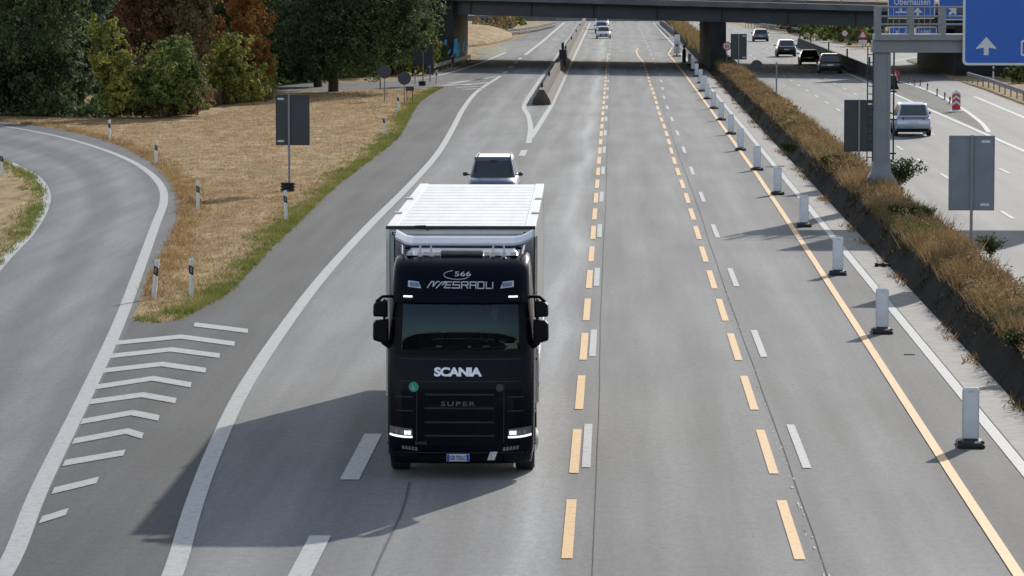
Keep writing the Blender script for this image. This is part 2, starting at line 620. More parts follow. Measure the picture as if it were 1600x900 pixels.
# ------------------------------------------------------------------ ground and roads
gb = MB()
for i in range(1):
    gb.quad((-1500, -300, 0), (1500, -300, 0), (1500, 3500, 0), (-1500, 3500, 0))
tag(gb.build('ground', M['turf']), kind='structure')

isl_left = [(212, 497), (222, 462), (236, 425), (258, 388), (277, 345), (277, 310), (258, 275), (225, 248), (180, 226), (115, 207), (50, 196), (-40, 186), (-160, 178)]
isl_right = [(285, 499), (322, 478), (352, 460), (385, 430), (425, 386), (470, 343), (512, 303), (552, 270), (592, 240), (625, 210), (640, 182), (655, 160), (675, 146), (692, 137)]
IL = GP(isl_left, 5)
IR = GP(isl_right, 5)
TIP = GP([(212, 497), (222, 503), (248, 505), (285, 499)], 4)
side_low = GP([(692, 137), (640, 139), (545, 141), (430, 143), (300, 146)], 3)
side_up = GP([(300, 126), (430, 128), (545, 129), (640, 123), (690, 113), (735, 100), (758, 91)], 3)
far_left = [Vector((-13.2, 345, 0)), Vector((-12.9, 385, 0)), Vector((-12.6, 430, 0)), Vector((-11.8, 480, 0)), Vector((-10.6, 540, 0)), Vector((-10.5, 700, 0))]
main_poly = [Vector((-9, 20, 0)), G(-60, 905)] + [G(120, 700)] + TIP + IR + side_low[1:] + side_up + far_left + [Vector((8.38, 700, 0)), Vector((8.38, -140, 0)), Vector((-9, -140, 0))]
sheet('motorway', main_poly, .004, M['motorway'])
# the darker hard shoulder left of the edge line
EDGE = [(240, 960), (273, 890), (303, 790), (337, 700), (380, 610), (440, 518), (505, 432), (575, 355), (640, 290), (684, 240), (708, 200), (724, 170), (746, 143), (782, 119)]
EP = GP(EDGE, 6)
shoulder = [Vector((-8.6, 30, 0)), Vector((-6.75, 30, 0))] + EP + list(reversed(side_up[-4:-1])) + [side_low[0]] + list(reversed(IR)) + list(reversed(TIP)) + [G(160, 545), G(30, 800), G(-80, 1000)]
sheet('hard_shoulder', shoulder, .008, M['shoulder'])
# slip road on the left with its outer line
OUT = [(-60, 990), (15, 880), (62, 765), (132, 622), (182, 515), (214, 432), (243, 352), (256, 315), (250, 288), (222, 262), (180, 241), (120, 221), (60, 207), (0, 197), (-120, 182)]
OP = GP(OUT, 6)
INN = [(-420, 990), (-150, 600), (0, 415), (46, 366), (70, 325), (72, 300), (58, 278), (30, 262), (0, 250), (-120, 222)]
IP = GP(INN, 6)
def resample(pts, n):
    d = [0]
    for p, q in zip(pts, pts[1:]): d.append(d[-1] + (q - p).length)
    out = []
    for k in range(n):
        t = d[-1] * k / (n - 1)
        i = max(0, min(len(pts) - 2, next((j for j in range(len(d) - 1) if d[j + 1] >= t), len(pts) - 2)))
        out.append(pts[i].lerp(pts[i + 1], (t - d[i]) / max(1e-9, d[i + 1] - d[i])))
    return out
OUTER = GP([(-52, 1000), (30, 885), (77, 768), (147, 624), (198, 517), (210, 488)], 4)[:-1] + IL[4:]
A_, B_ = resample(OUTER, 90), resample(IP, 90)
A0 = []
for p in B_:                                 # nearest way across the road
    A0.append(min(resample(OUTER, 400), key=lambda q: (q - p).length))
b = MB()
NA = 10
for i in range(89):
    for k in range(NA):
        q = [A_[i].lerp(B_[i], k / NA), A_[i].lerp(B_[i], (k + 1) / NA), A_[i + 1].lerp(B_[i + 1], (k + 1) / NA), A_[i + 1].lerp(B_[i + 1], k / NA)]
        b.quad(*[Vector((p.x, p.y, .012)) for p in q])
slip = tag(b.build('slip_road', M['ramp']), kind='structure')
for p in slip.data.polygons:
    if p.normal.z < 0: p.flip()
at_ = slip.data.attributes.new('across', 'FLOAT', 'POINT')
for i in range(89):
    for k in range(NA):
        for c, v in enumerate((k, k + 1, k + 1, k)):
            at_.data[(i * NA + k) * 4 + c].value = v / NA
M['strip_poly'] = None
sheet('gutter_strip', [Vector((7.07, 20, 0)), Vector((7.85, 20, 0)), Vector((7.85, 320, 0)), Vector((7.07, 320, 0))], .012, M['concrete_strip'])
# far carriageway
rb = [G(1680, 196), G(1600, 166), G(1540, 143), G(1490, 124), G(1462, 112), G(1440, 104), G(1424, 100), G(1440, 93), G(1470, 88), G(1470, 80), G(1390, 83), G(1330, 75), G(1290, 64), G(1240, 54), G(1200, 46), G(1160, 40)]
sheet('far_carriageway', [Vector((9.95, 40, 0)), Vector((34, 40, 0)), Vector((31.5, 150, 0))] + rb + [Vector((12, 640, 0)), Vector((9.95, 640, 0))], .004, M['far_way'])
# gore between far carriageway and its slip road
FG = GP([(1395, 145), (1440, 165), (1490, 184), (1538, 206)], 3)
FG2 = GP([(1545, 207), (1535, 194), (1518, 180), (1497, 166), (1470, 151), (1440, 138), (1400, 126)], 3)
sheet('far_gore', FG + FG2, .008, M['gorefill'])
# beyond the bridge on the left: side road branching off
sheet('side_road', GP([(752, 91), (775, 75), (786, 66), (835, 64), (860, 66), (830, 78), (800, 92)], 2), .008, M['far_way'])

# ------------------------------------------------------------------ road markings
Z = .016
wl = MB()
ribbon(wl, EP, .30, Z)                                            # left edge line of the motorway
ribbon(wl, OP, .30, Z)
ribbon(wl, IP, .30, Z)
def dash(b, x, y0, y1, w, z=Z):
    b.quad((x - w / 2, y0, z), (x + w / 2, y0, z), (x + w / 2, y1, z), (x - w / 2, y1, z))
# block line beside the lorry
XB = -4.36
for (ya, yb) in ((752, 680), (906, 840)):
    dash(wl, XB, G(900, ya).y, G(900, yb).y, .32)
y = G(900, 680).y + 6
while y < 150:
    dash(wl, XB + .1 * (y - 75) / 75, y, y + 6, .30)
    y += 12
dash(wl, G(817, 240).x, G(817, 244).y, G(817, 235).y, .3)
# solid lines round the gore of the concrete barrier
ribbon(wl, smooth_line([G(826, 224), G(829, 200), G(825, 180), G(819, 165), G(835, 138), G(853, 112)], 5) + [Vector((-5.6, 330, 0)), Vector((-5.6, 600, 0))], .28, Z)
ribbon(wl, smooth_line([G(829, 216), G(841, 198), G(861, 166)], 4) + [Vector((-3.9, 260, 0)), Vector((-3.9, 600, 0))], .28, Z + .003)
# white centre dashes: six metres, every eighteen
def base_phase(py_c):
    return G(916, py_c).y
p0 = (G(916, 732).y + G(916, 663).y) / 2
for k in range(-1, 30):
    yc = p0 + 18 * k
    if yc < 45: continue
    dash(wl, -.46, yc - 3, yc + 3, .15)
    dash(wl, 3.28 + (.45 if yc > 240 else 0) * min(1, (yc - 240) / 60), yc - 3, yc + 3, .15)
dash(wl, 6.93, 40, 330, .22)                                      # right edge line
ribbon(wl, [Vector((6.9, 330, 0)), Vector((6.7, 420, 0)), Vector((6.3, 590, 0))], .22, Z)
# edge of the lane beyond the bridge, left
ribbon(wl, [Vector((-8.9, 368, 0)), Vector((-8.5, 440, 0)), Vector((-8.1, 600, 0))], .35, Z)
for yy in (302, 318, 334, 350):
    dash(wl, -9.0, yy, yy + 6, .35)
ribbon(wl, GP([(430, 134), (545, 131), (640, 125), (690, 117), (735, 104), (760, 95), (790, 82)], 3), .3, Z)
ribbon(wl, GP([(684, 136), (720, 129), (775, 120)], 3), .3, Z)
for (a, b) in (((700, 134), (738, 131)), ((712, 137), (748, 135)), ((724, 140), (757, 138)), ((700, 130), (760, 123)), ((725, 133), (765, 129))):
    ribbon(wl, [G(*a), G(*b)], .45, Z)
# far carriageway
for xx, off in ((13.55, 175.0), (16.4, 155.0)):
    for k in range(-8, 26):
        yc = off + 12 * k
        if 55 < yc < 600:
            dash(wl, xx, yc - 2, yc + 2, .15)
ribbon(wl, [Vector((19.15, 395, 0)), Vector((19.1, 252, 0)), Vector((19.1, 200, 0)), Vector((19.2, 60, 0))], .25, Z)
ribbon(wl, FG2, .25, Z)
ribbon(wl, GP([(1522, 151), (1560, 167), (1600, 184), (1660, 210)], 3), .25, Z)
ribbon(wl, GP([(1395, 96), (1440, 88), (1465, 85)], 3), .3, Z)
dash(wl, 10.3, 60, 600, .2)
fk = random.Random(9)
for k in range(110):                         # flecks left from removed tape
    x, y_ = 2.93 + fk.gauss(0, .035), 47 + 120 * fk.random() ** 1.4
    a, c = fk.uniform(.006, .02), fk.uniform(.02, .12)
    wl.quad((x - a, y_ - c, Z), (x + a, y_ - c * .7, Z), (x + a * .8, y_ + c, Z), (x - a * .9, y_ + c * .8, Z))
tag(wl.build('white_road_markings', M['white_line']), kind='structure')
# hatch chevrons in the nose between slip road and motorway
ch = MB()
def crop(x, y): return (x * 420 / 900, 480 + y * 420 / 900)
CH = [[(640, 60), (820, 82)], [(378, 122), (595, 101), (775, 125)], [(360, 166), (562, 144), (725, 165)], [(335, 215), (530, 193), (678, 214)],
      [(310, 270), (500, 241), (628, 263)], [(290, 320), (465, 296), (577, 316)], [(260, 386), (430, 356), (520, 374)], [(232, 452), (412, 418), (465, 434)],
      [(200, 525), (403, 490)], [(163, 618), (313, 582)], [(120, 716), (210, 688)]]
cd = (G(132, 622) - G(62, 765)).normalized()
for c in CH:
    q = [G(*crop(*p)) for p in c]
    for p0_, p1_ in zip(q, q[1:]):
        o_ = cd * (.39 + .004 * (p0_.y - 60))
        ch.quad(*[Vector((v.x + .07, v.y, Z + .004)) for v in (p0_ - o_, p1_ - o_, p1_ + o_, p0_ + o_)])
tag(ch.build('hatch_markings', M['white_line']), kind='structure')
ym = MB()
d0 = (G(898, 740).y + G(898, 672).y) / 2
for k in range(-2, 36):
    yc = d0 + 9 * k
    if 44 < yc < 375:
        dash(ym, -.66, yc - 2.95, yc + 2.95, .16)
    if 44 < yc < 335:
        dash(ym, 2.69 + .02 * math.sin(k), yc - 2.95, yc + 2.95, .16)
ribbon(ym, [Vector((5.63, 40, 0)), Vector((5.66, 60, 0)), Vector((5.82, 110, 0)), Vector((5.9, 150, 0)), Vector((5.85, 220, 0)), Vector((5.72, 300, 0)), Vector((5.55, 350, 0)), Vector((5.45, 372, 0)), Vector((6.3, 402, 0))], .17, Z + .004)
ribbon(ym, [Vector((2.7, 338, 0)), Vector((2.35, 362, 0)), Vector((2.3, 385, 0)), Vector((2.6, 402, 0))], .17, Z + .004)
tag(ym.build('orange_road_markings', M['yellow_line']), kind='structure')
tr = MB()
# tar joints and repaired seams
for x, y0, y1 in ((2.98, 45, 330), (-.3, 45, 330)):
    pts = [Vector((x + .02 * math.sin(i * .4) + random.uniform(-.012, .012), y0 + (y1 - y0) * i / 60, 0)) for i in range(61)]
    ribbon(tr, pts, .014, .0145)
pts = [G(640, 755), G(628, 800), G(600, 860), G(580, 905)]
ribbon(tr, smooth_line(pts, 6), .035, .0145)
ribbon(tr, [Vector((3.6, 442, 0)), Vector((6.4, 440, 0))], .8, .0145)
tag(tr.build('tar_joints', M['tar']), kind='structure')

# ------------------------------------------------------------------ overpass across the motorway
SK, SL = -.6, -.0205                         # skew of its face and fall of its deck, left to right
def BP(x, t, z): return (x, 312 + SK * x + t, z + SL * x)
def bbox(b, x0, x1, t0, t1, z0, z1, flat=False):
    k = (lambda x, t, z: (x, 312 + SK * x + t, z)) if flat else BP
    b.hexa([k(x0, t0, z0), k(x1, t0, z0), k(x1, t1, z0), k(x0, t1, z0)], [BP(x0, t0, z1), BP(x1, t0, z1), BP(x1, t1, z1), BP(x0, t1, z1)])
br = thing('overpass', 'dark motorway overpass with steel girders and concrete piers spanning both carriageways', 'bridge', (0, 0, 0))
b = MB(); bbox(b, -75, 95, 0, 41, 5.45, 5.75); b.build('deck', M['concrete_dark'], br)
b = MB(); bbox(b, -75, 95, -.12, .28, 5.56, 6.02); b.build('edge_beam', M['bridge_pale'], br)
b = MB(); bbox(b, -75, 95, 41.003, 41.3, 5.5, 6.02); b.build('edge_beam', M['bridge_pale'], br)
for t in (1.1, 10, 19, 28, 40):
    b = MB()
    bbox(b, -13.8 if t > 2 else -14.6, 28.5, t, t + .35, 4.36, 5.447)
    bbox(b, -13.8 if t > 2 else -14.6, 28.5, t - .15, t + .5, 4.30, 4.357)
    if t < 2:
        for k in range(9):
            x = -12.6 + 5.35 * k
            bbox(b, x, x + .10, t - .14, t - .003, 4.36, 5.44)
    b.build('girder', M['bridge'], br)
def flatwall(x0, x1, t0, t1, z1, m, name):
    b = MB(); bbox(b, x0, x1, t0, t1, -.2, z1, flat=True)
    return b.build(name, m, br)
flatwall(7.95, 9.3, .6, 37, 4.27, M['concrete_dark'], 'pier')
w = flatwall(-16.2, -14.0, .3, 32.5, 5.44, M['concrete_dark'], 'abutment')  # wall darkened by its colour where the deck's shade falls short
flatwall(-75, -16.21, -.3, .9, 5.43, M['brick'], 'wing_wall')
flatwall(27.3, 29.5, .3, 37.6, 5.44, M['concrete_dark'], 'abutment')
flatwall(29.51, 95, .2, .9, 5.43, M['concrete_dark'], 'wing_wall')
b = MB()
for k in range(60):
    x = -74 + 2.8 * k
    bbox(b, x, x + .06, .05, .11, 6.02, 7.0)
for z in (6.35, 6.68, 6.98):
    bbox(b, -75, 95, .06, .10, z, z + .05)
b.build('railing', M['gantry'], br)
# sprayed lettering on the wing wall (abstract strokes)
b = MB()
gx = AT(699, 70, 322).x
random.seed(3)
for k in range(11):
    x = gx - 1.3 + .27 * k
    yb = 312 + SK * x - .312
    z0 = .9 + random.uniform(-.3, .5)
    h = random.uniform(.4, 1.5)
    s = random.uniform(-.35, .35)
    wv = random.uniform(.1, .26)
    b.quad((x, 312 + SK * x - .312, z0), (x + wv, 312 + SK * (x + wv) - .312, z0 + .06), (x + wv + s, 312 + SK * (x + wv + s) - .312, z0 + h), (x + s, 312 + SK * (x + s) - .312, z0 + h - .1))
b.build('graffiti', M['graffiti'], br)

# the overpass the picture was taken from: only its mirror image shows, in the lorry's windscreen
ov_ = thing('overpass', 'road overpass with a thin railing whose reflection crosses the windscreen of the black lorry', 'bridge', (0, -6, 0))
b = MB(); b.box(-60, 60, -6, 5.6, 4.6, 6.75); b.build('deck', M['concrete_dark'], ov_)
b = MB()
for k in range(41): b.box(-60 + 3 * k, -59.94 + 3 * k, 5.45, 5.5, 6.751, 7.75)
for z in (7.1, 7.4, 7.72): b.box(-60, 60, 5.44, 5.51, z, z + .05)
b.build('railing', M['gantry'], ov_)
b = MB(); b.box(8.4, 9.7, -4, 4, -.1, 4.59); b.build('pier', M['concrete_dark'], ov_)
for s in (-14, 32):
    b = MB(); b.box(min(s, s * 4), max(s, s * 4), -5, 5, -.1, 4.59); b.build('abutment', M['concrete_dark'], ov_)

# ------------------------------------------------------------------ concrete barriers
def jersey(name, label, pts, h, m, wb=.62, wt=.22, cap=None):
    b = MB()
    rings = []
    n = len(pts)
    for i, p in enumerate(pts):
        q = (Vector(pts[min(i + 1, n - 1)]) - Vector(pts[max(i - 1, 0)])).normalized()
        nn = Vector((q.y, -q.x, 0))
        c = Vector((p[0], p[1], 0))
        prof = [(-wb / 2, 0), (-wb / 2, .08), (-wt / 2 - .05, .34), (-wt / 2, h), (wt / 2, h), (wt / 2 + .05, .34), (wb / 2, .08), (wb / 2, 0)]
        rings.append([c + nn * a + Vector((0, 0, z)) for a, z in prof])
    b.loft(rings)
    o = b.build(name, m, bevel=.015)
    return tag(o, label, 'barrier')
def seg(x0, y0, x1, y1, n): return [(x0 + (x1 - x0) * k / n, y0 + (y1 - y0) * k / n, 0) for k in range(n + 1)]
bl = jersey('concrete_barrier', 'stained tan concrete barrier with a dark rounded nose splitting the carriageway', seg(-4.55, 231, -4.75, 590, 40), .95, M['concrete'], 1.2, .36)
b = MB(); b.loft([[(-4.55 + a * s, 230.98 - .9 * (1 - s), z * s) for a, z in ((-.6, 0.01), (-.55, .3), (-.2, .88), (.2, .88), (.55, .3), (.6, 0.01))] for s in (1, .75, .35)])
b.build('nose', M['concrete'], bl, bevel=.02)
for k, yy in enumerate((236, 262, 300, 352, 400, 450, 500)):
    b = MB(); b.box(-4.70, -4.55, yy, yy + .1, .922, 1.22)
    b.build('reflector', M['black'], bl)
b = MB(); b.box(-4.75, -4.15, 318, 319, 0.02, 1.6); b.tube((-4.45, 318.5, 1.6), (-4.45, 318.5, 2.2), .12)
o = b.build('crash_cushion', M['black'], bevel=.06)
tag(o, 'black crash cushion post standing at the barrier under the overpass edge', 'crash cushion')
jf = jersey('concrete_barrier', 'dark concrete barrier between far carriageway and slip road', seg(19.9, 262, 20.6, 412, 16), .95, M['concrete_dark'], .6, .25)
for yy in (290, 320, 350, 385, 410):
    b = MB(); b.tube((19.9 + .7 * (yy - 262) / 150, yy, .9), (19.9 + .7 * (yy - 262) / 150, yy, 1.65), .07)
    b.build('reflector_post', M['black'], jf)
# retaining wall of the planted median
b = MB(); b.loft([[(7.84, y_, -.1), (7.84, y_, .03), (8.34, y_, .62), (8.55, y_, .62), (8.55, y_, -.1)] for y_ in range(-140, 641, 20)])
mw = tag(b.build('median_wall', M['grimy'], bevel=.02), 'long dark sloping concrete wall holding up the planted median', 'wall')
b = MB(); b.box(9.74, 9.93, 22, 640, -.1, .55)
tag(b.build('median_wall', M['concrete_dark'], bevel=.02), 'low concrete wall along the far side of the planted median', 'wall')
b = MB()
for i in range(124):
    y0, y1 = 22 + 5 * i, 27 + 5 * i
    b.quad((8.551, y0, .57), (9.1, y0, .74), (9.1, y1, .74), (8.551, y1, .57))
    b.quad((9.1, y0, .74), (9.739, y0, .52), (9.739, y1, .52), (9.1, y1, .74))
tag(b.build('median_soil', M['soil']), kind='structure')

def rail(name, label, pts, h=.75, post=4.0, two=False, m=None):
    """steel crash barrier: a W-shaped beam on posts"""
    root = thing(name, label, 'crash barrier', (pts[0][0], pts[0][1], 0))
    P = [Vector((p[0], p[1], 0)) - Vector((pts[0][0], pts[0][1], 0)) for p in pts]
    b = MB()
    for lv in ((h,) if not two else (h, h * .52)):
        rings = []
        for i, p in enumerate(P):
            q = (P[min(i + 1, len(P) - 1)] - P[max(i - 1, 0)]).normalized()
            nn = Vector((q.y, -q.x, 0))
            prof = [(0, 0), (.05, -.03), (.09, -.08), (.03, -.15), (.09, -.22), (.05, -.28), (0, -.31), (-.02, -.31), (-.02, 0)]
            rings.append([p + nn * a + Vector((0, 0, lv + z)) for a, z in prof])
        b.loft(rings)
    b.build('beam', m or M['steel'], root)
    b = MB()
    acc = 0
    for i in range(len(P) - 1):
        d = (P[i + 1] - P[i]).length
        k = max(1, round(d / post))
        for j in range(k):
            p = P[i].lerp(P[i + 1], j / k)
            b.box(p.x - .06, p.x + .02, p.y - .06, p.y + .06, -.1, h - .02)
    o = b.build('posts', m or M['steel'], root)
    o['kind'] = 'stuff'
    return root
rail('guardrail', 'steel guardrail on the right verge beside the far slip road', [G(*q) for q in ((1512, 128), (1545, 138), (1580, 151), (1620, 166))])
rail('guardrail', 'double steel guardrail on the left beyond the overpass', [G(*q) for q in ((792, 56), (812, 54), (835, 50), (852, 46), (868, 42))], .85, two=True, m=M['dull_steel'])
rail('guardrail', 'steel guardrail closing the view far down the motorway', [(-9.5, 604, 0), (0, 604, 0), (7.4, 604, 0)], 1.1, two=True)
rail('guardrail', 'steel guardrail running along the planted median beyond the overpass', [(7.6, 470, 0), (7.35, 520, 0), (7.1, 580, 0)], .95)
rail('guardrail', 'steel guardrail along the far right verge beyond the overpass', [G(1165, 42), G(1215, 49), G(1250, 54)], .85)
rail('guardrail', 'low steel guardrail beside the left abutment of the overpass', [G(735, 97), G(700, 107), G(670, 116)], .7)
b = MB(); b.box(-70, 75, 618, 640, -.1, .9)
tag(b.build('far_road_bank', M['bridge_pale']), kind='structure')
# banks beyond the bridge
def mound(name, cx, cy, rx, ry, h, m, n=22):
    b = MB()
    rings = []
    for i in range(8):
        t = i / 7
        s = math.cos(t * math.pi / 2) * .98 + .02
        z = h * math.sin(t * math.pi / 2)
        rings.append([(cx + rx * s * math.cos(2 * math.pi * k / n), cy + ry * s * math.sin(2 * math.pi * k / n), z - .05) for k in range(n)])
    b.loft(rings)
    return tag(b.build(name, m, smooth=True), kind='structure')
mound('bank', -24, 455, 11.5, 70, 2.0, M['turf'])
mound('bank', 42, 470, 13, 75, 2.2, M['turf'])
mound('bank', 46, 250, 14, 70, 2.6, M['turf'])
M['nub'] = mat('mown_green_turf', (.14, .125, .045), .9, var=.35, scale=2)
mound('grass_nub', G(765, 79).x, G(765, 79).y, 1.7, 20, .25, M['nub'])
mound('grass_nub', G(1447, 98).x, G(1447, 98).y, 1.5, 14, .35, M['nub'])

# ------------------------------------------------------------------ trees and shrubs
def crown_geo(n, leaf, blobs, seed, hollow=.55):
    r = np.random.default_rng(seed)
    per = np.array([b[3] * b[4] * b[5] for b in blobs]) ** (2 / 3)
    per = per / per.sum()
    out = []
    for (cx, cy, cz, rx, ry, rz), share in zip(blobs, per):
        k = int(n * share)
        nc = max(10, int(k / 48))
        d = r.normal(size=(nc, 3)); d /= np.linalg.norm(d, axis=1)[:, None]
        rad = hollow + (1.06 - hollow) * r.random(nc) ** .6 + .16 * r.normal(size=nc)
        cc = d * rad[:, None] * np.array([rx, ry, rz]) + np.array([cx, cy, cz])
        cs = r.uniform(.08, .32, nc) * (rx + ry + rz) / 3
        idx = r.integers(0, nc, k)
        e = r.normal(size=(k, 3)); e /= np.linalg.norm(e, axis=1)[:, None]
        P = cc[idx] + e * (cs[idx] * r.random(k) ** .45)[:, None]
        nrm = e * .7 + d[idx] * .5 + np.array([0, 0, .45]) + r.normal(size=(k, 3)) * .45
        nrm /= np.linalg.norm(nrm, axis=1)[:, None]
        u = np.cross(nrm, r.normal(size=(k, 3))); u /= np.linalg.norm(u, axis=1)[:, None]
        v = np.cross(nrm, u)
        s = leaf * r.uniform(.55, 1.35, k)[:, None]
        out.append(np.stack([P - u * s, P + v * s * .55, P + u * s, P - v * s * .55], 1))
    A = np.concatenate(out)
    return A[A[:, :, 2].min(1) > .03]
def tree(name, label, base, h, blobs, m, n=9000, leaf=.2, seed=1, trunk=.25, group=None, cat='tree', low=1.0, shoots=5):
    root = thing(name, label, cat, base, 0, group)
    rr = random.Random(seed)
    b = MB()
    top = max(q[2] for q in blobs)
    p = Vector((0, 0, -.1)); q = Vector((rr.uniform(-.3, .3) * trunk * 4, rr.uniform(-.3, .3), top * .45))
    b.tube(p, q, trunk, trunk * .7, 10)
    for (cx, cy, cz, rx, ry, rz) in blobs:
        c = Vector((cx, cy, cz))
        mid = q.lerp(c, .5) + Vector((0, 0, rz * .1))
        b.tube(q, mid, trunk * .6, trunk * .38, 7)
        b.tube(mid, c, trunk * .38, trunk * .2, 7)
        for _ in range(shoots):
            e = Vector((rr.gauss(0, 1), rr.gauss(0, 1), rr.gauss(.3, .8))).normalized()
            b.tube(mid.lerp(c, rr.random()), c + Vector((e.x * rx, e.y * ry, e.z * rz)) * .8, trunk * .16, trunk * .05, 5)
    b.build('trunk', M['bark'], root)
    np_mesh('crown', crown_geo(n, leaf, blobs, seed), m, root)
    return root
LG = {
    'dark': islands('dark_green_leaves', [(0.028, 0.047, 0.022), (0.070, 0.107, 0.043), (0.154, 0.201, 0.082)], nscale=.5, trans=.42),
    'blue': islands('cool_green_leaves', [(0.034, 0.061, 0.043), (0.082, 0.130, 0.082), (0.177, 0.236, 0.142)], nscale=.5, trans=.42),
    'olive': islands('yellow_green_leaves', [(0.088, 0.105, 0.028), (0.228, 0.245, 0.056), (0.450, 0.403, 0.105)], nscale=.6, trans=.42),
    'green': islands('mid_green_leaves', [(0.061, 0.088, 0.028), (0.140, 0.175, 0.052), (0.280, 0.315, 0.105)], nscale=.6, trans=.42),
    'rust': islands('rusty_autumn_leaves', [(.09, .055, .034), (.20, .105, .062), (.33, .18, .10)], nscale=.6, trans=.42),
    'orange': islands('orange_autumn_leaves', [(0.140, 0.070, 0.025), (0.350, 0.158, 0.052), (0.450, 0.298, 0.088)], nscale=.6, trans=.42),
    'brown': islands('dull_brown_leaves', [(0.070, 0.059, 0.034), (0.166, 0.119, 0.061), (0.284, 0.201, 0.107)], nscale=.6, trans=.35),
}
def blob_tree(name, label, px, pyb, blobs_px, colour, n, leaf=.2, seed=1, trunk=.2, cat='tree', depth=1.0, group=None):
    n, leaf = int(n * 1.9), leaf * .72
    """blobs given in the photograph's pixels (x, y, half width, half height, metres towards us)"""
    base = G(px, pyb)
    s = base.y / F
    bl = []
    for (x, y, hw, hh, fw) in blobs_px:
        c = AT(x, y, base.y - fw)
        bl.append((c.x - base.x, -fw, c.z, hw * s, hw * s * depth, hh * s))
    return tree(name, label, base, 0, bl, LG[colour], n, leaf, seed, trunk, group, cat)
blob_tree('broadleaf_tree', 'wide dark green tree filling the left corner behind the slip road', 50, 180, [(30, 50, 90, 75, 0), (70, 125, 75, 52, 0), (-40, 110, 70, 65, 0), (60, -40, 90, 60, 0)], 'dark', 16000, .2, 1, .3)
blob_tree('broadleaf_tree', 'cool green tree whose crown rises above the yellowish shrub on the left', 125, 168, [(115, 45, 50, 60, 0), (130, -25, 55, 45, 0), (150, 95, 35, 40, 0)], 'blue', 9000, .19, 2, .25)
blob_tree('leafy_shrub', 'yellowish green tall shrub catching the sun at the wood edge', 176, 184, [(172, 90, 30, 48, 1), (190, 135, 32, 42, 1), (160, 45, 22, 26, 0)], 'olive', 5000, .16, 3, .1, 'shrub')
blob_tree('leafy_shrub', 'rounded green shrub beside the reddish bush at the wood edge', 255, 183, [(265, 110, 46, 45, 1), (230, 148, 42, 34, 1), (290, 140, 32, 34, 1)], 'green', 7000, .16, 4, .1, 'shrub')
blob_tree('leafy_shrub', 'low reddish brown bush at the right foot of the green shrub', 308, 180, [(305, 150, 26, 26, 1), (285, 165, 22, 16, 1)], 'rust', 2600, .14, 5, .08, 'shrub')
blob_tree('autumn_tree', 'rust coloured tree standing behind the green shrub', 225, 160, [(228, 35, 40, 42, 0), (215, 85, 25, 30, 0), (200, -30, 55, 45, 0)], 'rust', 7000, .18, 6, .2)
blob_tree('autumn_tree', 'dull brown thin tree between the rust coloured and the orange tree', 285, 158, [(285, 30, 48, 50, 0), (275, 85, 36, 40, 0), (290, -40, 60, 45, 0)], 'brown', 7500, .18, 7, .2)
blob_tree('autumn_tree', 'orange red tree at the right end of the autumn wood', 385, 152, [(392, 40, 32, 44, 0), (402, 100, 24, 36, 0), (325, 55, 22, 44, 0), (380, -30, 45, 40, 0)], 'orange', 8000, .17, 8, .18)
blob_tree('leafy_shrub', 'yellow green shrub in front of the orange red tree', 365, 162, [(362, 92, 32, 40, 1), (345, 130, 28, 30, 1), (385, 128, 26, 30, 1)], 'olive', 5500, .16, 9, .1, 'shrub')
blob_tree('broadleaf_tree', 'big dark spreading tree whose trunk stands right of its neighbour on the dry grass', 521, 143, [(585, 8, 90, 58, 1), (548, 76, 82, 38, 1), (628, 42, 44, 44, 0), (500, 45, 70, 60, 0), (575, -50, 110, 55, 0)], 'dark', 20000, .2, 10, .38)
blob_tree('broadleaf_tree', 'dark tree on the dry grass with the left one of the two thick trunks', 497, 136, [(455, 40, 50, 62, 0), (450, 95, 46, 36, 0), (510, -30, 80, 60, 0), (480, 80, 40, 34, -2)], 'dark', 12000, .2, 11, .33)
blob_tree('leafy_shrub', 'bright green bush on the verge before the overpass wall', 645, 117, [(645, 96, 26, 22, 0), (668, 80, 20, 34, 0)], 'olive', 2600, .2, 12, .08, 'shrub')
blob_tree('leafy_shrub', 'small rust coloured bush beside the bright green bush', 618, 118, [(616, 104, 14, 15, 0)], 'rust', 900, .18, 13, .06, 'shrub')
blob_tree('leafy_shrub', 'dark green ivy clump at the foot of the overpass wing wall', 690, 108, [(688, 90, 16, 20, 0), (678, 65, 12, 30, -1)], 'green', 1500, .2, 14, .06, 'shrub')
hz = [(-140, 160, 110, 'dark'), (-60, 150, 95, 'blue'), (30, 146, 90, 'dark'), (160, 140, 80, 'brown'), (240, 136, 85, 'dark'), (330, 134, 80, 'green'), (420, 130, 70, 'dark'), (520, 122, 75, 'dark'), (590, 118, 60, 'green')]
names = ['dark tree deep in the wood beyond the far left edge', 'cool green tree deep in the wood on the far left', 'tall dark tree behind the wide corner tree', 'brownish tree deep behind the yellowish tall shrub', 'dark tree behind the rust coloured tree', 'mid green tree behind the orange red tree', 'dark tree filling the gap between the wood and the two trunks', 'dark tree behind the two thick trunks', 'mid green tree behind the big spreading tree near the overpass']
for i, (px, py, r_, c) in enumerate(hz):
    blob_tree('background_tree', names[i], px, py, [(px, py - 70, r_ * .8, 70, 0), (px + 20, py - 150, r_, 60, 0), (px - 15, py - 25, r_ * .7, 26, 0)], c, 7000, .24, 30 + i, .25, group='trees deep in the left wood')
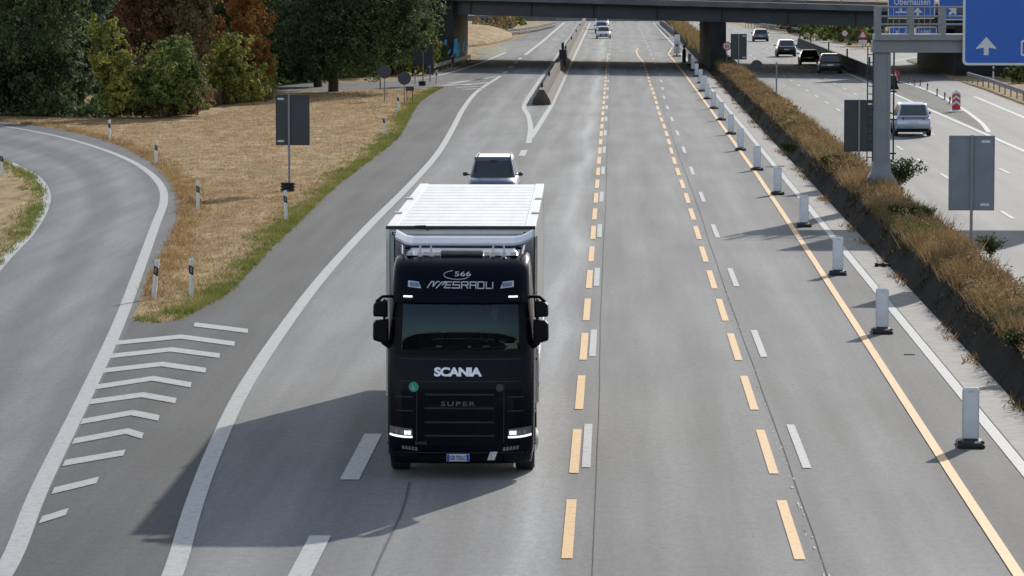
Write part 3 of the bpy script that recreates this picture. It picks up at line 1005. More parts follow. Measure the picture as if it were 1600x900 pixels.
# undergrowth closing the foot of the wood
def undergrowth(name, pts, n, h, deep, leaf, m, seed):
    g = np.random.default_rng(seed)
    L_ = [G(*q) for q in pts]
    out = []
    for i in range(len(L_) - 1):
        a, c = L_[i], L_[i + 1]
        k = int(n * (c - a).length)
        t = g.random(k)
        X = a.x + (c.x - a.x) * t; Y = a.y + (c.y - a.y) * t
        hm = h * (.6 + .4 * np.sin(X * 1.1) * np.sin(X * .43 + 1) + .25 * np.sin(X * 2.7))
        d = g.random(k) * deep
        out.append(np.c_[X, Y + d, np.abs(g.random(k)) * np.maximum(hm, .4)])
    P = np.concatenate(out); k = len(P)
    nrm = g.normal(size=(k, 3)) + np.array([0, -.3, .6]); nrm /= np.linalg.norm(nrm, axis=1)[:, None]
    u = np.cross(nrm, g.normal(size=(k, 3))); u /= np.linalg.norm(u, axis=1)[:, None]
    v = np.cross(nrm, u)
    s = leaf * g.uniform(.5, 1.3, k)[:, None]
    A = np.stack([P - u * s, P + v * s * .55, P + u * s, P - v * s * .55], 1)
    tag(np_mesh(name, A[A[:, :, 2].min(1) > .01], m), kind='stuff')
undergrowth('undergrowth', [(-160, 180), (0, 181), (90, 184), (180, 185)], 420, 2.2, 4, .15, LG['dark'], 91)
undergrowth('undergrowth', [(175, 184), (250, 185), (300, 178), (345, 164), (420, 158)], 420, 1.5, 3, .13, LG['brown'], 92)
undergrowth('undergrowth', [(150, 178), (220, 176), (300, 168), (345, 160), (425, 152)], 330, 3.4, 5, .13, LG['olive'], 97)
undergrowth('undergrowth', [(200, 170), (300, 160), (420, 146)], 260, 5.5, 6, .15, LG['brown'], 98)
undergrowth('undergrowth', [(415, 132), (480, 126), (600, 119), (690, 110)], 300, 2.2, 8, .18, LG['green'], 93)
undergrowth('undergrowth', [(-200, 150), (100, 148), (400, 140), (520, 124)], 160, 3.6, 8, .24, LG['dark'], 94)
undergrowth('undergrowth', [(1195, 42), (1240, 50), (1300, 60), (1365, 70)], 30, 4.0, 14, .4, LG['green'], 95)
undergrowth('undergrowth', [(740, 58), (775, 52), (800, 46)], 30, 3.5, 12, .4, LG['brown'], 96)
P_ = np.c_[np.random.default_rng(5).uniform(-90, 90, 9000), np.random.default_rng(6).uniform(-190, -170, 9000), np.random.default_rng(7).uniform(0, 9, 9000)]  # unseen leaf screen added behind the camera to darken the windscreen's reflection
tag(np_mesh('reflection_leaf_screen', np.stack([P_ + np.array(o) for o in ((-.8, 0, -.5), (.6, .2, -.6), (.7, 0, .6), (-.6, -.2, .5))], 1), LG['dark']), kind='stuff')
# shrubs on the right beyond the bridge and behind the guardrail
for i, (px, py, hw, hh, c, lab) in enumerate((
    (1275, 63, 30, 18, 'green', 'green shrub on the bank left of the round road sign'),
    (1315, 66, 30, 20, 'green', 'wide green shrub behind the round red and white road sign'),
    (1352, 72, 28, 24, 'dark', 'dark shrub behind the triangular warning sign'),
    (1235, 52, 22, 12, 'brown', 'brown shrub at the left end of the bank beyond the overpass'),
    (1395, 78, 30, 18, 'dark', 'dark shrub hidden behind the gantry platform'),
    (1555, 118, 26, 16, 'brown', 'brownish shrub just behind the right guardrail'),
    (1592, 130, 24, 18, 'green', 'green shrub behind the right guardrail at the picture edge'),
    (1640, 140, 34, 30, 'dark', 'dark shrub right of the green shrub behind the guardrail'),
    (1105, 44, 10, 6, 'olive', 'yellow green shrub on the median beyond the overpass'),
    (765, 48, 22, 12, 'dark', 'dark shrub on the dry bank seen through the left opening'),
    (800, 40, 22, 9, 'olive', 'yellow green shrub above the dry bank beyond the overpass'))):
    blob_tree('leafy_shrub', lab, px, py, [(px, py - hh * .8, hw, hh, 0), (px + hw * .5, py - hh * .5, hw * .7, hh * .6, .5)], c, 1400, .22, 60 + i, .06, 'shrub', depth=.6)

# ------------------------------------------------------------------ grass blades
def blades(pts, h0, h1, w, lean, seed, per=4, spread=.1):
    r = np.random.default_rng(seed)
    P = np.repeat(pts, per, 0) + np.c_[r.normal(size=(len(pts) * per, 2)) * spread, np.zeros(len(pts) * per)]
    n = len(P)
    a = r.uniform(0, 2 * np.pi, n)
    d = np.c_[np.cos(a), np.sin(a), np.zeros(n)] * (w * r.uniform(.6, 1.4, n))[:, None] / 2
    hh = r.uniform(h0, h1, n)
    b_ = r.uniform(0, 2 * np.pi, n)
    tip = P + np.c_[np.cos(b_) * lean * hh, np.sin(b_) * lean * hh, hh]
    return np.stack([P - d, P + d, tip], 1)
def scatter(poly, dens, seed, z=0):
    r = np.random.default_rng(seed)
    q = np.array([(p[0], p[1]) for p in poly])
    lo, hi = q.min(0), q.max(0)
    n = int((hi - lo).prod() * dens)
    x = r.uniform(lo[0], hi[0], n); y = r.uniform(lo[1], hi[1], n)
    k = inside(poly, x, y)
    return np.c_[x[k], y[k], np.full(k.sum(), z)]
island = list(TIP) + IR[1:] + side_low[1:2] + [G(545, 143), G(430, 150), G(300, 190)] + list(reversed(IL))
island2 = [p for p in island if p.y < 215]
np_a = blades(scatter([(p.x, p.y) for p in island], 7, 1), .03, .11, .03, .9, 2, 5, .12)
np_b = blades(scatter([(p.x, p.y) for p in island if p.y < 150] + [], 16, 3), .02, .08, .02, 1.0, 4, 4, .1)
tag(np_mesh('dry_grass', np.concatenate([np_a, np_b]), M['dry_blade']), kind='stuff')
def edge_strip(line, inner, width, dens, seed):
    r = np.random.default_rng(seed)
    out = []
    for i in range(len(line) - 1):
        a, c = Vector(line[i][:2]), Vector(line[i + 1][:2])
        d = c - a
        if d.length < 1e-6: continue
        nn = Vector((-d.y, d.x)).normalized() * inner
        k = int(d.length * width * dens)
        for _ in range(k):
            t = r.random(); s = min(abs(r.normal()) * width * .5, width * 1.3)
            p = a + d * t + nn * s
            out.append((p.x, p.y, 0))
    return np.array(out)
gs = [edge_strip(IR, 1, .9, 44, 5), edge_strip(IR, 1, .3, 60, 15)]
gs.append(edge_strip(TIP, 1, .35, 90, 6))
gs.append(edge_strip(IP[:], 1, .8, 30, 7))
G_ = np.concatenate(gs)
G_ = G_[(G_[:, 1] < 300)]
keep = (np.sin(G_[:, 1] * .55) + np.sin(G_[:, 1] * .21 + 1) > .0) | (rng.random(len(G_)) < .35)
tag(np_mesh('green_verge_grass', blades(G_[keep], .04, .17, .025, .7, 8, 6, .06), M['green_blade']), kind='stuff')
dr = [edge_strip(IL[4:], -1, 1.0, 14, 9)]
tag(np_mesh('brown_verge_grass', blades(np.concatenate(dr), .05, .24, .025, .7, 10, 6, .07), islands('brown_verge_blades', [(.17, .11, .05), (.29, .19, .085), (.40, .28, .15)], trans=.5)), kind='stuff')
# planted median: dense dry weeds, hanging over the wall here and there
r = np.random.default_rng(21)
def med(n, y0, y1): return np.c_[r.uniform(8.5, 9.85, n), y0 + (y1 - y0) * r.random(n) ** 1.5, np.full(n, .60)]
mp = med(15000, 60, 345)
hgt = .5 + .3 * np.sin(mp[:, 1] * .35) * np.sin(mp[:, 1] * .11 + mp[:, 0] * 2) + .25 * np.sin(mp[:, 1] * .9 + 3 * mp[:, 0]) + r.normal(size=len(mp)) * .12
gap = np.sin(mp[:, 1] * .53 + 1.3) * np.sin(mp[:, 1] * .19) + .35 * np.sin(mp[:, 0] * 6 + mp[:, 1]) > .62
mp, hgt = mp[~gap], hgt[~gap]
lo = blades(mp[hgt < .6], .08, .34, .032, .8, 22, 7, .12)
hi = blades(mp[hgt >= .6], .2, .66, .03, .6, 23, 8, .14)
def herbs(n, y0, y1, seed, sel, h):
    g = np.random.default_rng(seed)
    c = np.c_[g.uniform(8.45, 9.85, n), y0 + (y1 - y0) * g.random(n) ** 1.5]
    c = c[sel(c[:, 0], c[:, 1])]
    per = 34
    k = len(c) * per
    rad = np.repeat(g.uniform(.08, .30, len(c)), per)
    top = np.repeat(g.uniform(.12, h, len(c)), per)
    e = g.normal(size=(k, 2)) * .55
    P = np.c_[np.repeat(c, per, 0) + e * rad[:, None], .60 + top * g.random(k) ** .7]
    nrm = g.normal(size=(k, 3)) + np.array([0, 0, .7]); nrm /= np.linalg.norm(nrm, axis=1)[:, None]
    u = np.cross(nrm, g.normal(size=(k, 3))); u /= np.linalg.norm(u, axis=1)[:, None]
    v = np.cross(nrm, u)
    s_ = (.034 * g.uniform(.5, 1.5, k) * (1 + np.maximum(0, P[:, 1] - 110) / 150))[:, None]
    return np.stack([P - u * s_, P + v * s_ * .5, P + u * s_, P - v * s_ * .5], 1)
grn = lambda x, y: np.sin(y * .17 + 1) + .6 * np.sin(y * .43 + x * 2) > .55
brn = lambda x, y: np.sin(y * .17 + 1) + .6 * np.sin(y * .43 + x * 2) < .75
tag(np_mesh('green_herbs', herbs(2600, 60, 345, 51, grn, .5), islands('green_median_herbs', [(.045, .055, .02), (.10, .105, .04), (.19, .17, .07)], trans=.4)), kind='stuff')
tag(np_mesh('withered_herbs', herbs(2600, 60, 345, 52, brn, .55), islands('withered_median_herbs', [(.08, .062, .03), (.19, .12, .058), (.31, .20, .10), (.42, .32, .18)], trans=.4)), kind='stuff')
far = blades(np.c_[r.uniform(8.4, 9.85, 2600), r.uniform(345, 640, 2600), np.full(2600, .6)], .3, 1.0, .14, .4, 24, 4, .3)
ox = r.uniform(7.85, 8.5, 4200) ** 1.0
ov = np.c_[ox, r.uniform(60, 330, 4200), np.clip((ox - 7.84) * 1.18, 0.02, .62)]
ov = ov[(ov[:, 0] > 8.15) | (r.random(4200) < .18)]
ov = ov[(np.sin(ov[:, 1] * .8) + np.sin(ov[:, 1] * .31)) > -.4]
ovb = blades(ov, -.35, .25, .035, .9, 25, 7, .07)
tag(np_mesh('median_weeds', np.concatenate([lo, hi, far]), M['median_blade']), kind='stuff')
tag(np_mesh('wall_creeper', ovb, islands('dark_wall_creeper', [(.02, .022, .01), (.05, .045, .02), (.11, .075, .035)], trans=.15)), kind='stuff')
# weeds and litter at the foot of the wall
ft = np.c_[7.84 - np.abs(r.normal(size=900)) * .16, r.uniform(60, 300, 900), np.full(900, .02)]
ft = ft[(np.sin(ft[:, 1] * .9) + np.sin(ft[:, 1] * .37 + 2)) > .5]
tag(np_mesh('gutter_weeds', blades(ft, .03, .22, .03, .9, 26, 6, .08), M['median_blade']), kind='stuff')
def shrub(label, px, py, zb, w, h, m, n, leaf, seed, arch=True):
    base = G(px, py, zb)
    root = thing('median_shrub', label, 'shrub', base)
    rr = random.Random(seed)
    b = MB()
    pts = []
    for k in range(16):
        a = rr.uniform(0, 2 * math.pi)
        ln = rr.uniform(.55, 1) * h
        sp = rr.uniform(.2, 1) * w
        p = Vector((0, 0, -.05))
        for s in range(1, 6):
            t = s / 5
            q = Vector((math.cos(a) * sp * t ** 1.3, math.sin(a) * sp * t ** 1.3 * .7, ln * (t - .22 * t * t * (1 if arch else 0))))
            b.tube(p, q, .014 * (1.2 - t), .012 * (1.1 - t), 5)
            if s > 1: pts += [p.lerp(q, rr.random()) for _ in range(n // 60)]
            p = q
    b.build('stem', M['bark'], root)
    P = np.array([tuple(p) for p in pts])
    k = len(P)
    g = np.random.default_rng(seed)
    P = P + g.normal(size=(k, 3)) * .06
    nrm = g.normal(size=(k, 3)) + np.array([0, 0, .6]); nrm /= np.linalg.norm(nrm, axis=1)[:, None]
    u = np.cross(nrm, g.normal(size=(k, 3))); u /= np.linalg.norm(u, axis=1)[:, None]
    v = np.cross(nrm, u)
    s = leaf * g.uniform(.6, 1.3, k)[:, None]
    np_mesh('foliage', np.stack([P - u * s, P + v * s * .5, P + u * s, P - v * s * .5], 1), m, root)
    return root
shrub('feathery green shrub growing right beside the gantry column on the median', 1405, 292, .62, 1.0, 1.35, M['weed_green'], 1900, .055, 41)
shrub('dense low green shrub on the median below the gantry column', 1425, 345, .62, .75, .55, M['weed_green'], 2600, .05, 42)
shrub('olive shrub on the median left of the gantry column', 1300, 262, .62, .7, .6, M['weed_green'], 2200, .055, 43)
shrub('leafy sprig beside the foot of the nearest panel sign pole', 1548, 400, .62, .55, .7, M['weed_green'], 700, .045, 44)
shrub('dark green creeper hanging at the wall top opposite the gantry', 1235, 235, .62, .6, .35, M['weed_green'], 1500, .06, 45)
shrub('dry green shrub on the median at the right picture edge', 1590, 545, .62, .5, .5, M['weed_green'], 1200, .04, 46)

# ------------------------------------------------------------------ lane beacons along the orange line
bc = thing('lane_beacon', 'nearest white lane beacon, at the lower right picture edge', 'lane beacon', (0, 0, 0), 0, 'lane beacons along the orange line')
b = MB()
b.prism([(-.135, .1), (.135, .1), (.14, 1.0), (.125, 1.03), (-.125, 1.03), (-.14, 1.0)], -.035, .035)
b.build('board', M['beacon'], bc, bevel=.012)
b = MB()
for s in (-1, 1):
    b.box(s * .137 - .012, s * .137 + .012, -.045, .045, .11, 1.0)
b.box(-.06, .06, -.05, -.036, .955, .985)
b.build('frame', mat('grey_beacon_edge', (.6, .61, .64), .5), bc, bevel=.006)
b = MB()
b.loft([[(-w, -d, z), (w, -d, z), (w, d, z), (-w, d, z)] for w, d, z in ((.24, .42, 0), (.24, .42, .05), (.19, .36, .085), (.1, .16, .13))])
for s in (-1, 1):
    b.box(s * .2 - .035, s * .2 + .035, -.30, -.2, .05, .115)
    b.box(s * .1 - .035, s * .1 + .035, -.2, -.1, .05, .14)
b.build('foot', M['rubber'], bc, bevel=.015)
spots = [(1516, 697), (1378, 520), (1309, 429), (1256, 354), (1215, 304), (1183, 266), (1157, 235), (1142, 210), (1127, 188), (1115, 170), (1105, 155), (1097, 143)]
ordn = ['nearest', 'second', 'third', 'fourth', 'fifth', 'sixth', 'seventh', 'eighth', 'ninth', 'tenth', 'eleventh', 'twelfth', 'thirteenth', 'fourteenth', 'fifteenth', 'sixteenth', 'seventeenth']
P = [G(*q) for q in spots]
for y_ in (259, 276, 293, 311, 328):
    P.append(Vector((6.35 + (y_ - 250) * .0045, y_, 0)))
for i, p in enumerate(P):
    loc = (p.x, p.y, .012)
    rz = random.uniform(-.09, .09)
    if i == 0:
        bc.location = loc
        bc.rotation_euler.z = -.04
    else:
        lab = '%s white lane beacon from the camera along the orange line' % ordn[i]
        dup(bc, loc, rz, lab)
# larger boards with black discs where the closure begins
wb = None
for i, (x, y_) in enumerate(((6.15, 362), (6.45, 378), (6.75, 394))):
    lab = ['nearest of the three broad white boards beyond the overpass shadow', 'middle of the three broad white boards beyond the overpass shadow', 'farthest of the three broad white boards beyond the overpass shadow'][i]
    if wb is None:
        wb = thing('warning_board', lab, 'traffic board', (x, y_, 0), .1, 'broad white boards at the start of the closure')
        b = MB(); b.box(-.27, .27, -.04, .04, .35, 1.6); b.build('board', M['beacon'], wb, bevel=.02)
        b = MB(); b.box(-.35, .35, -.4, .4, 0, .12); b.box(-.06, .06, -.03, .03, .1, .36); b.build('foot', M['rubber'], wb)
        b = MB(); b.tube((0, -.045, 1.1), (0, -.07, 1.1), .12, n=16); b.build('lamp', M['black'], wb)
    else:
        dup(wb, (x, y_, 0), -.05, lab)
dk = thing('traffic_post', 'narrow black post with a small head standing in the overpass shadow', 'post', (6.42, 339, 0))
b = MB(); b.prism([(-.16, 0), (.16, 0), (.18, 1.0), (.1, 1.25), (-.1, 1.25), (-.18, 1.0)], -.12, .12); b.build('body', M['black'], dk, bevel=.03)
b = MB(); b.tube((0, 0, 1.25), (0, 0, 1.34), .05); b.tube((0, 0, 1.32), (0, 0, 1.55), .13, .1); b.build('head', M['black'], dk)

# ------------------------------------------------------------------ delineator posts (white, slanted black band)
dl = thing('delineator_post', 'post', 'delineator', (0, 0, 0), 0, 'delineator posts on the verges')
def dprof(z): return [(-.06, -.03, z), (0, -.06, z), (.06, -.03, z), (.055, .05, z), (-.055, .05, z)]
b = MB(); b.loft([dprof(-.1), dprof(.62)]); b.loft([dprof(.84), [(x, y, .98 + .03 * (x > 0) + .02) for x, y, z in dprof(0)]]); b.build('post', M['post_white'], dl)
b = MB(); lo_ = [(x * 1.02, y * 1.02, .62 - x * .5) for x, y, z in dprof(0)]; hi_ = [(x * 1.02, y * 1.02, .84 - x * .5) for x, y, z in dprof(0)]
b.loft([lo_, hi_]); b.build('band', M['black'], dl)
b = MB(); b.box(-.022, .022, -.068, -.0625, .68, .80); b.build('reflector', M['steel'], dl)
DEL = [(240, 467, 'leaning delineator post at the tip of the grass tongue, left of the pair', .10), (299, 466, 'upright delineator post at the tip of the grass tongue, right of the pair', 0),
       (309, 328, 'delineator post on the grass beside the bend of the slip road', .02), (243, 257, 'delineator post at the outer side of the slip road bend, below the wood', .05),
       (171, 219, 'delineator post before the yellowish shrub at the wood edge', 0), (447, 345, 'delineator post just below the pole of the nearest dark panel sign', -.03),
       (600, 211, 'delineator post on the dry grass above the motorway edge, near the grass curve', 0), (622, 174, 'delineator post left of the small round sign and its brown plate', 0),
       (3, 276, 'delineator post on the small grass patch at the left picture edge', 0), (495, 129, 'delineator post beside the thick left trunk', 0),
       (649, 131, 'delineator post between the round sign and the twin panel sign', 0), (682, 131, 'delineator post right of the narrow dark box sign', 0), (719, 88, 'delineator post at the overpass abutment', 0),
       (1411, 121, 'delineator post behind the right guardrail', 0)]
for i, (px, py, lab, tl) in enumerate(DEL):
    p = G(px, py)
    o = dl if i == 0 else dup(dl, p, 0, lab)
    if i == 0:
        o['label'] = lab
        o.location = p
    if i == 13:
        o.location = G(1552, 124)
    o.rotation_euler = (0, tl, random.uniform(-.2, .2))
# ------------------------------------------------------------------ panel signs seen from behind
def panel_sign(label, base, zb, ztop, w, xoff, m, split, stickers, h=None, rz=0, group='panel signs seen from behind', weight=False, thick=.035):
    """base: foot of the pole; zb..ztop: the panel's lower and upper edge"""
    root = thing('panel_sign', label, 'road sign', base, rz, group)
    z0 = base[2]
    b = MB(); b.tube((0, 0, -.3), (0, 0, ztop - z0 - .02 + .04), .042, n=12); b.build('pole', M['gantry'] if m is M['sign_back'] else M['steel'], root, smooth=False)
    b = MB(); b.box(xoff - w / 2, xoff + w / 2, .05, .05 + thick, zb - z0, ztop - z0); p = b.build('panel', m, root, bevel=.008)
    b = MB()
    b.box(xoff - w / 2 - .012, xoff - w / 2 + .02, .035, .049, zb - z0, ztop - z0); b.box(xoff + w / 2 - .02, xoff + w / 2 + .012, .035, .049, zb - z0, ztop - z0)
    for z in (zb - z0 + .03, ztop - z0 - .06):
        b.box(xoff - w / 2 + .021, xoff + w / 2 - .021, .03, .0495, z, z + .035)
    b.build('edge', m, p)
    b = MB()
    for (sx, sz) in stickers:
        cx = xoff + sx * w / 2; cz = (zb - z0 if sz < 0 else ztop - z0) - sz * .16
        b.box(cx - .12, cx + .12, .044, .0475, cz - .035, cz + .035)
    b.build('sticker', M['sticker'], p)
    if weight:
        b = MB()
        for k in range(3):
            b.loft([[(x * s - .05, y * s + (k - 1) * .05, .02 + .11 * k + z) for x, y in ((-.26, -.2), (.26, -.2), (.3, 0), (.26, .2), (-.26, .2), (-.3, 0))] for s, z in ((.8, 0), (1, .05), (.78, .1))])
        b.build('weight', M['rubber'], root, smooth=True)
    return root
q = G(452, 299)
panel_sign('dark panel sign on a thin pole over the dry grass, seen from behind', (q.x, q.y, 0), AT(459, 227, q.y).z, AT(459, 148, q.y).z, 1.27, .14, M['sign_back'], 0, ((-.72, 1), (-.72, -1)), weight=True)
q = G(1517, 397, .7)
panel_sign('large grey panel sign on the median, nearest to the camera', (q.x, q.y, .7), AT(1517, 329, q.y).z, AT(1517, 212, q.y).z, 1.22, 0, M['sign_back_pale'], 0, ((.62, 1), (.6, -1)), rz=-.02)
q = G(1342, 262, .7)
panel_sign('dark panel sign on the median partly hidden by the gantry column', (q.x, q.y, .7), AT(1340, 237, q.y).z, AT(1340, 156, q.y).z, 1.2, .02, M['sign_back'], 0, ((.72, 1),))
q = G(1154, 119, .7)
panel_sign('far dark panel sign on the median beside the overpass pier', (q.x, q.y, .7), AT(1153, 93, q.y).z, AT(1153, 53, q.y).z, 1.15, 0, M['sign_back'], 0, ((.7, 1), (.7, -1)))
q = G(661, 134)
tp = panel_sign('tall twin panel sign on a pale pole before the overpass wing wall', (q.x, q.y, 0), AT(661, 101, q.y).z, AT(661, 64, q.y).z, 1.42, 0, M['sign_back'], 0, ((.8, 1),), weight=True)
q = G(672, 128)
panel_sign('small narrow dark box sign right of the twin panel sign', (q.x, q.y, 0), .55, AT(672, 101, q.y).z, .56, 0, M['sign_back'], 0, ((-.2, 1),))
q = G(1075, 52, .6)
panel_sign('bluish panel sign on the median seen beyond the overpass', (q.x, q.y, .6), 3.0, 5.2, 1.6, .1, M['sign_back_pale'], 0, ())
def round_sign(label, base, zc, r_, m, group=None, face=None, txt=None):
    root = thing('round_sign', label, 'road sign', base, 0, group)
    z = zc - base[2]
    b = MB(); b.tube((0, 0, -.1), (0, 0, z + r_ * .8), .035, n=10); b.build('pole', M['gantry'], root)
    b = MB(); b.tube((0, -.04, z), (0, -.065, z), r_, n=28)
    d = b.build('disc', m, root)
    if face:
        b = MB(); b.tube((0, -.0655, z), (0, -.070, z), r_ * .74, n=24); b.build('face', face, d)
        if txt:
            b = MB(); flat_text(b, txt, 0, -.073, z, height=r_ * .75, bold=.02); b.build('number', M['black'], d)
    return root
for px, py, zpx, r_, lab in ((601, 158, 112, .44, 'round sign seen from behind on a leaning thin pole on the dry grass'), (632, 164, 122, .42, 'round grey sign seen from behind on the grass nearest the motorway'), (1182, 128, 103, .42, 'round dark sign seen from behind on the median')):
    zb = .7 if px > 1000 else 0
    q = G(px, py, zb)
    round_sign(lab, (q.x, q.y, zb), AT(px, zpx, q.y).z, r_, M['sign_back'], 'round signs seen from behind')
q = G(1128, 96, .7)
round_sign('round speed limit sign with red rim reading 60 in front of the pier', (q.x, 300, .6), AT(1128, 72, 300).z, .36, M['red_sign'], None, M['white_sign'], '60')
q = G(1320, 67)
round_sign('round red and white sign standing before the bank beyond the overpass', (q.x, q.y, 0), AT(1320, 52, q.y).z, .42, M['red_sign'], None, M['white_sign'])
q = G(1348, 76)
ts = thing('triangular_sign', 'triangular red warning sign with a white plate beneath, beyond the overpass', 'road sign', (q.x, q.y, 0))
zc = AT(1348, 55, q.y).z
b = MB(); b.tube((0, 0, 0), (0, 0, zc + .3), .05); b.build('pole', M['gantry'], ts)
b = MB(); b.prism([(-.62, zc - .35), (.62, zc - .35), (0, zc + .72)], -.1, -.06); d = b.build('triangle', M['red_sign'], ts)
b = MB(); b.prism([(-.34, zc - .2), (.34, zc - .2), (0, zc + .4)], -.115, -.102); b.build('face', M['white_sign'], d)
b = MB(); b.box(-.45, .45, -.1, -.06, zc - 1.0, zc - .5); b.build('plate', M['white_sign'], ts)
# brown plate on two legs and the bare post
q = G(640, 160)
sp = thing('plate_sign', 'small brown plate on two thin legs beside the round grey sign', 'road sign', (q.x, q.y, 0))
b = MB(); b.box(-.25, .28, -.03, 0, AT(640, 142, q.y).z, AT(640, 135, q.y).z); b.build('plate', mat('brown_plate', (.06, .035, .03), .6), sp)
for s in (-.17, .2):
    b = MB(); b.tube((s, .02, -.1), (s, .02, AT(640, 139, q.y).z), .025); b.build('leg', M['rubber'], sp)
q = G(594, 140)
t = thing('marker_post', 'thin dark post left of the leaning round sign', 'post', (q.x, q.y, 0))
b = MB(); b.tube((0, 0, -.1), (0, 0, 1.9), .04); b.build('pole', M['black'], t)
b = MB(); b.box(-.1, .1, -.02, .02, 1.9, 2.05); b.build('cap', M['steel'], t)
q = G(1213, 150, .6)
t = thing('marker_post', 'slim dark post standing alone on the median', 'post', (q.x, q.y, .6))
b = MB(); b.tube((0, 0, -.1), (0, 0, 2.05), .05); b.build('pole', M['gantry'], t)
b = MB(); b.tube((0, 0, 2.05), (0, 0, 2.1), .055, .03); b.build('cap', M['black'], t)

# ------------------------------------------------------------------ red and white arrow boards in the far gore
def chevron_board(label, px, py, w, h, kind):
    q = G(px, py)
    root = thing('chevron_board', label, 'traffic board', (q.x, q.y, .012), 0)
    b = MB(); b.loft([[(-a, -d, z), (a, -d, z), (a, d, z), (-a, d, z)] for a, d, z in ((w * .75, .5, 0), (w * .75, .5, .06), (w * .5, .3, .12))]); b.build('foot', M['beacon'] if kind else M['rubber'], root)
    b = MB(); b.box(-w / 2, w / 2, -.04, .04, .12, .12 + h); bd = b.build('board', M['red_sign'], root, bevel=.012)
    b = MB()
    hw = w * .46
    def chev(z, t):
        z += .12
        for s in (-1, 1):
            p = [(0, z), (s * hw, z - hw * .75), (s * hw, z - hw * .75 + t), (0, z + t)]
            b.prism(p, -.048, -.0415)
    if kind:
        for k in range(3):
            chev(.42 + k * h * .31, h * .15)
    else:
        b.prism([(-hw * .75, .16), (hw * .75, .16), (hw * .45, .12 + h * .55), (0, .12 + h * .95), (-hw * .45, .12 + h * .55)], -.048, -.0415)
    b.build('stripe', M['white_sign'], bd)
chevron_board('red board with white chevrons at the tip of the far gore', 1494, 175, .5, .98, 1)
chevron_board('red and white arrow board at the end of the dark barrier, behind the gantry column', 1398, 130, .75, .8, 0)
st = None
for i, (px, py) in enumerate(((1421, 131), (1429, 134), (1438, 134), (1449, 141), (1464, 150), (1476, 156), (1484, 163))):
    q = G(px, py)
    lab = '%s small marker stud from the dark barrier along the far gore' % ['first', 'second', 'third', 'fourth', 'fifth', 'sixth', 'seventh'][i]
    if st is None:
        st = thing('marker_stud', lab, 'marker post', q, 0, 'small marker studs along the far gore')
        b = MB(); b.loft([[(a * math.cos(k), a * math.sin(k), z) for k in np.linspace(0, 2 * math.pi, 9)[:-1]] for a, z in ((.12, 0), (.1, .05), (.05, .08), (.045, .5))]); b.build('post', M['gantry'], st)
        b = MB(); b.box(-.05, .05, -.06, -.046, .3, .45); b.build('reflector', M['lamp_red'], st)
    else:
        dup(st, q, .3, lab)

# ------------------------------------------------------------------ sign gantry over the far carriageway
YG = 122.5
gq = G(1376, 291, .75)
YG = gq.y
gx = gq.x
ga = thing('sign_gantry', 'grey steel sign gantry with a boxed beam, walkway railing and ladder on the median', 'gantry', (gx, YG, .7))
def gz(py): return AT(1376, py, YG).z - .7
b = MB()
zt = gz(82)
b.loft([[(-w, -d, z), (w, -d, z), (w, d, z), (-w, d, z)] for w, d, z in ((.62, .5, 0), (.62, .5, .05), (.36, .34, .55), (.30, .28, .95), (.29, .27, zt))])
b.build('column', M['gantry'], ga, bevel=.015)
b = MB(); b.box(-.9, .75, -.75, .75, -.55, .06); b.build('footing', M['concrete'], ga, bevel=.03)
b = MB(); b.box(-.30, -.02, -.29, -.272, .9, zt - .05); b.box(.2, .30, -.31, -.272, .9, zt - .05); b.build('flange', M['gantry'], ga)
b = MB(); b.box(-.36, 14.5, -.42, .42, zt, gz(63)); b.build('beam', M['gantry'], ga, bevel=.02)
b = MB(); b.box(-.30, 14.5, -.62, .62, gz(63) + .003, gz(53)); b.build('walkway', M['gantry'], ga, bevel=.02)
b = MB()
for k in range(8):
    x = -.16 + 1.14 * k + .02 * (k % 2)
    b.box(x - .09, x + .09, -.62, -.56, gz(53) + .002, gz(10))
    b.box(x - .09, x + .09, .56, .62, gz(53) + .002, gz(10))
b.build('railing_post', M['gantry'], ga, bevel=.01)
b = MB()
for z in (gz(11), gz(25.5), gz(38)):
    for y_ in (-.59, .59):
        b.tube((-.25, y_, z), (14.5, y_, z), .028, n=8)
b.build('railing', M['steel'], ga)
b = MB()
for k in range(6):
    x = .25 + .2 * k + .5 * (k > 2)
    b = MB()
    b.tube((x, .59, gz(52)), (x, .59, gz(11)), .012, n=6)
    b.build('baluster', M['yellowed'], ga)
b = MB()
for x in (-.52, -.33):
    b.tube((x, -.36, .95), (x, -.36, zt + .2), .022, n=8)
b.build('ladder_rail', M['black'], ga)
z = 1.1
while z < zt:
    b = MB()
    b.tube((-.52, -.36, z), (-.33, -.36, z), .018, n=6)
    b.build('ladder_rung', M['black'], ga)
    z += .28
b = MB(); b.tube((.42, -.2, 1.0), (.42, -.2, zt), .03, n=8)
for z in (1.2, 2.4, 3.4): b.box(.30, .52, -.24, -.16, z, z + .06)
b.build('cable_pipe', M['black'], ga)
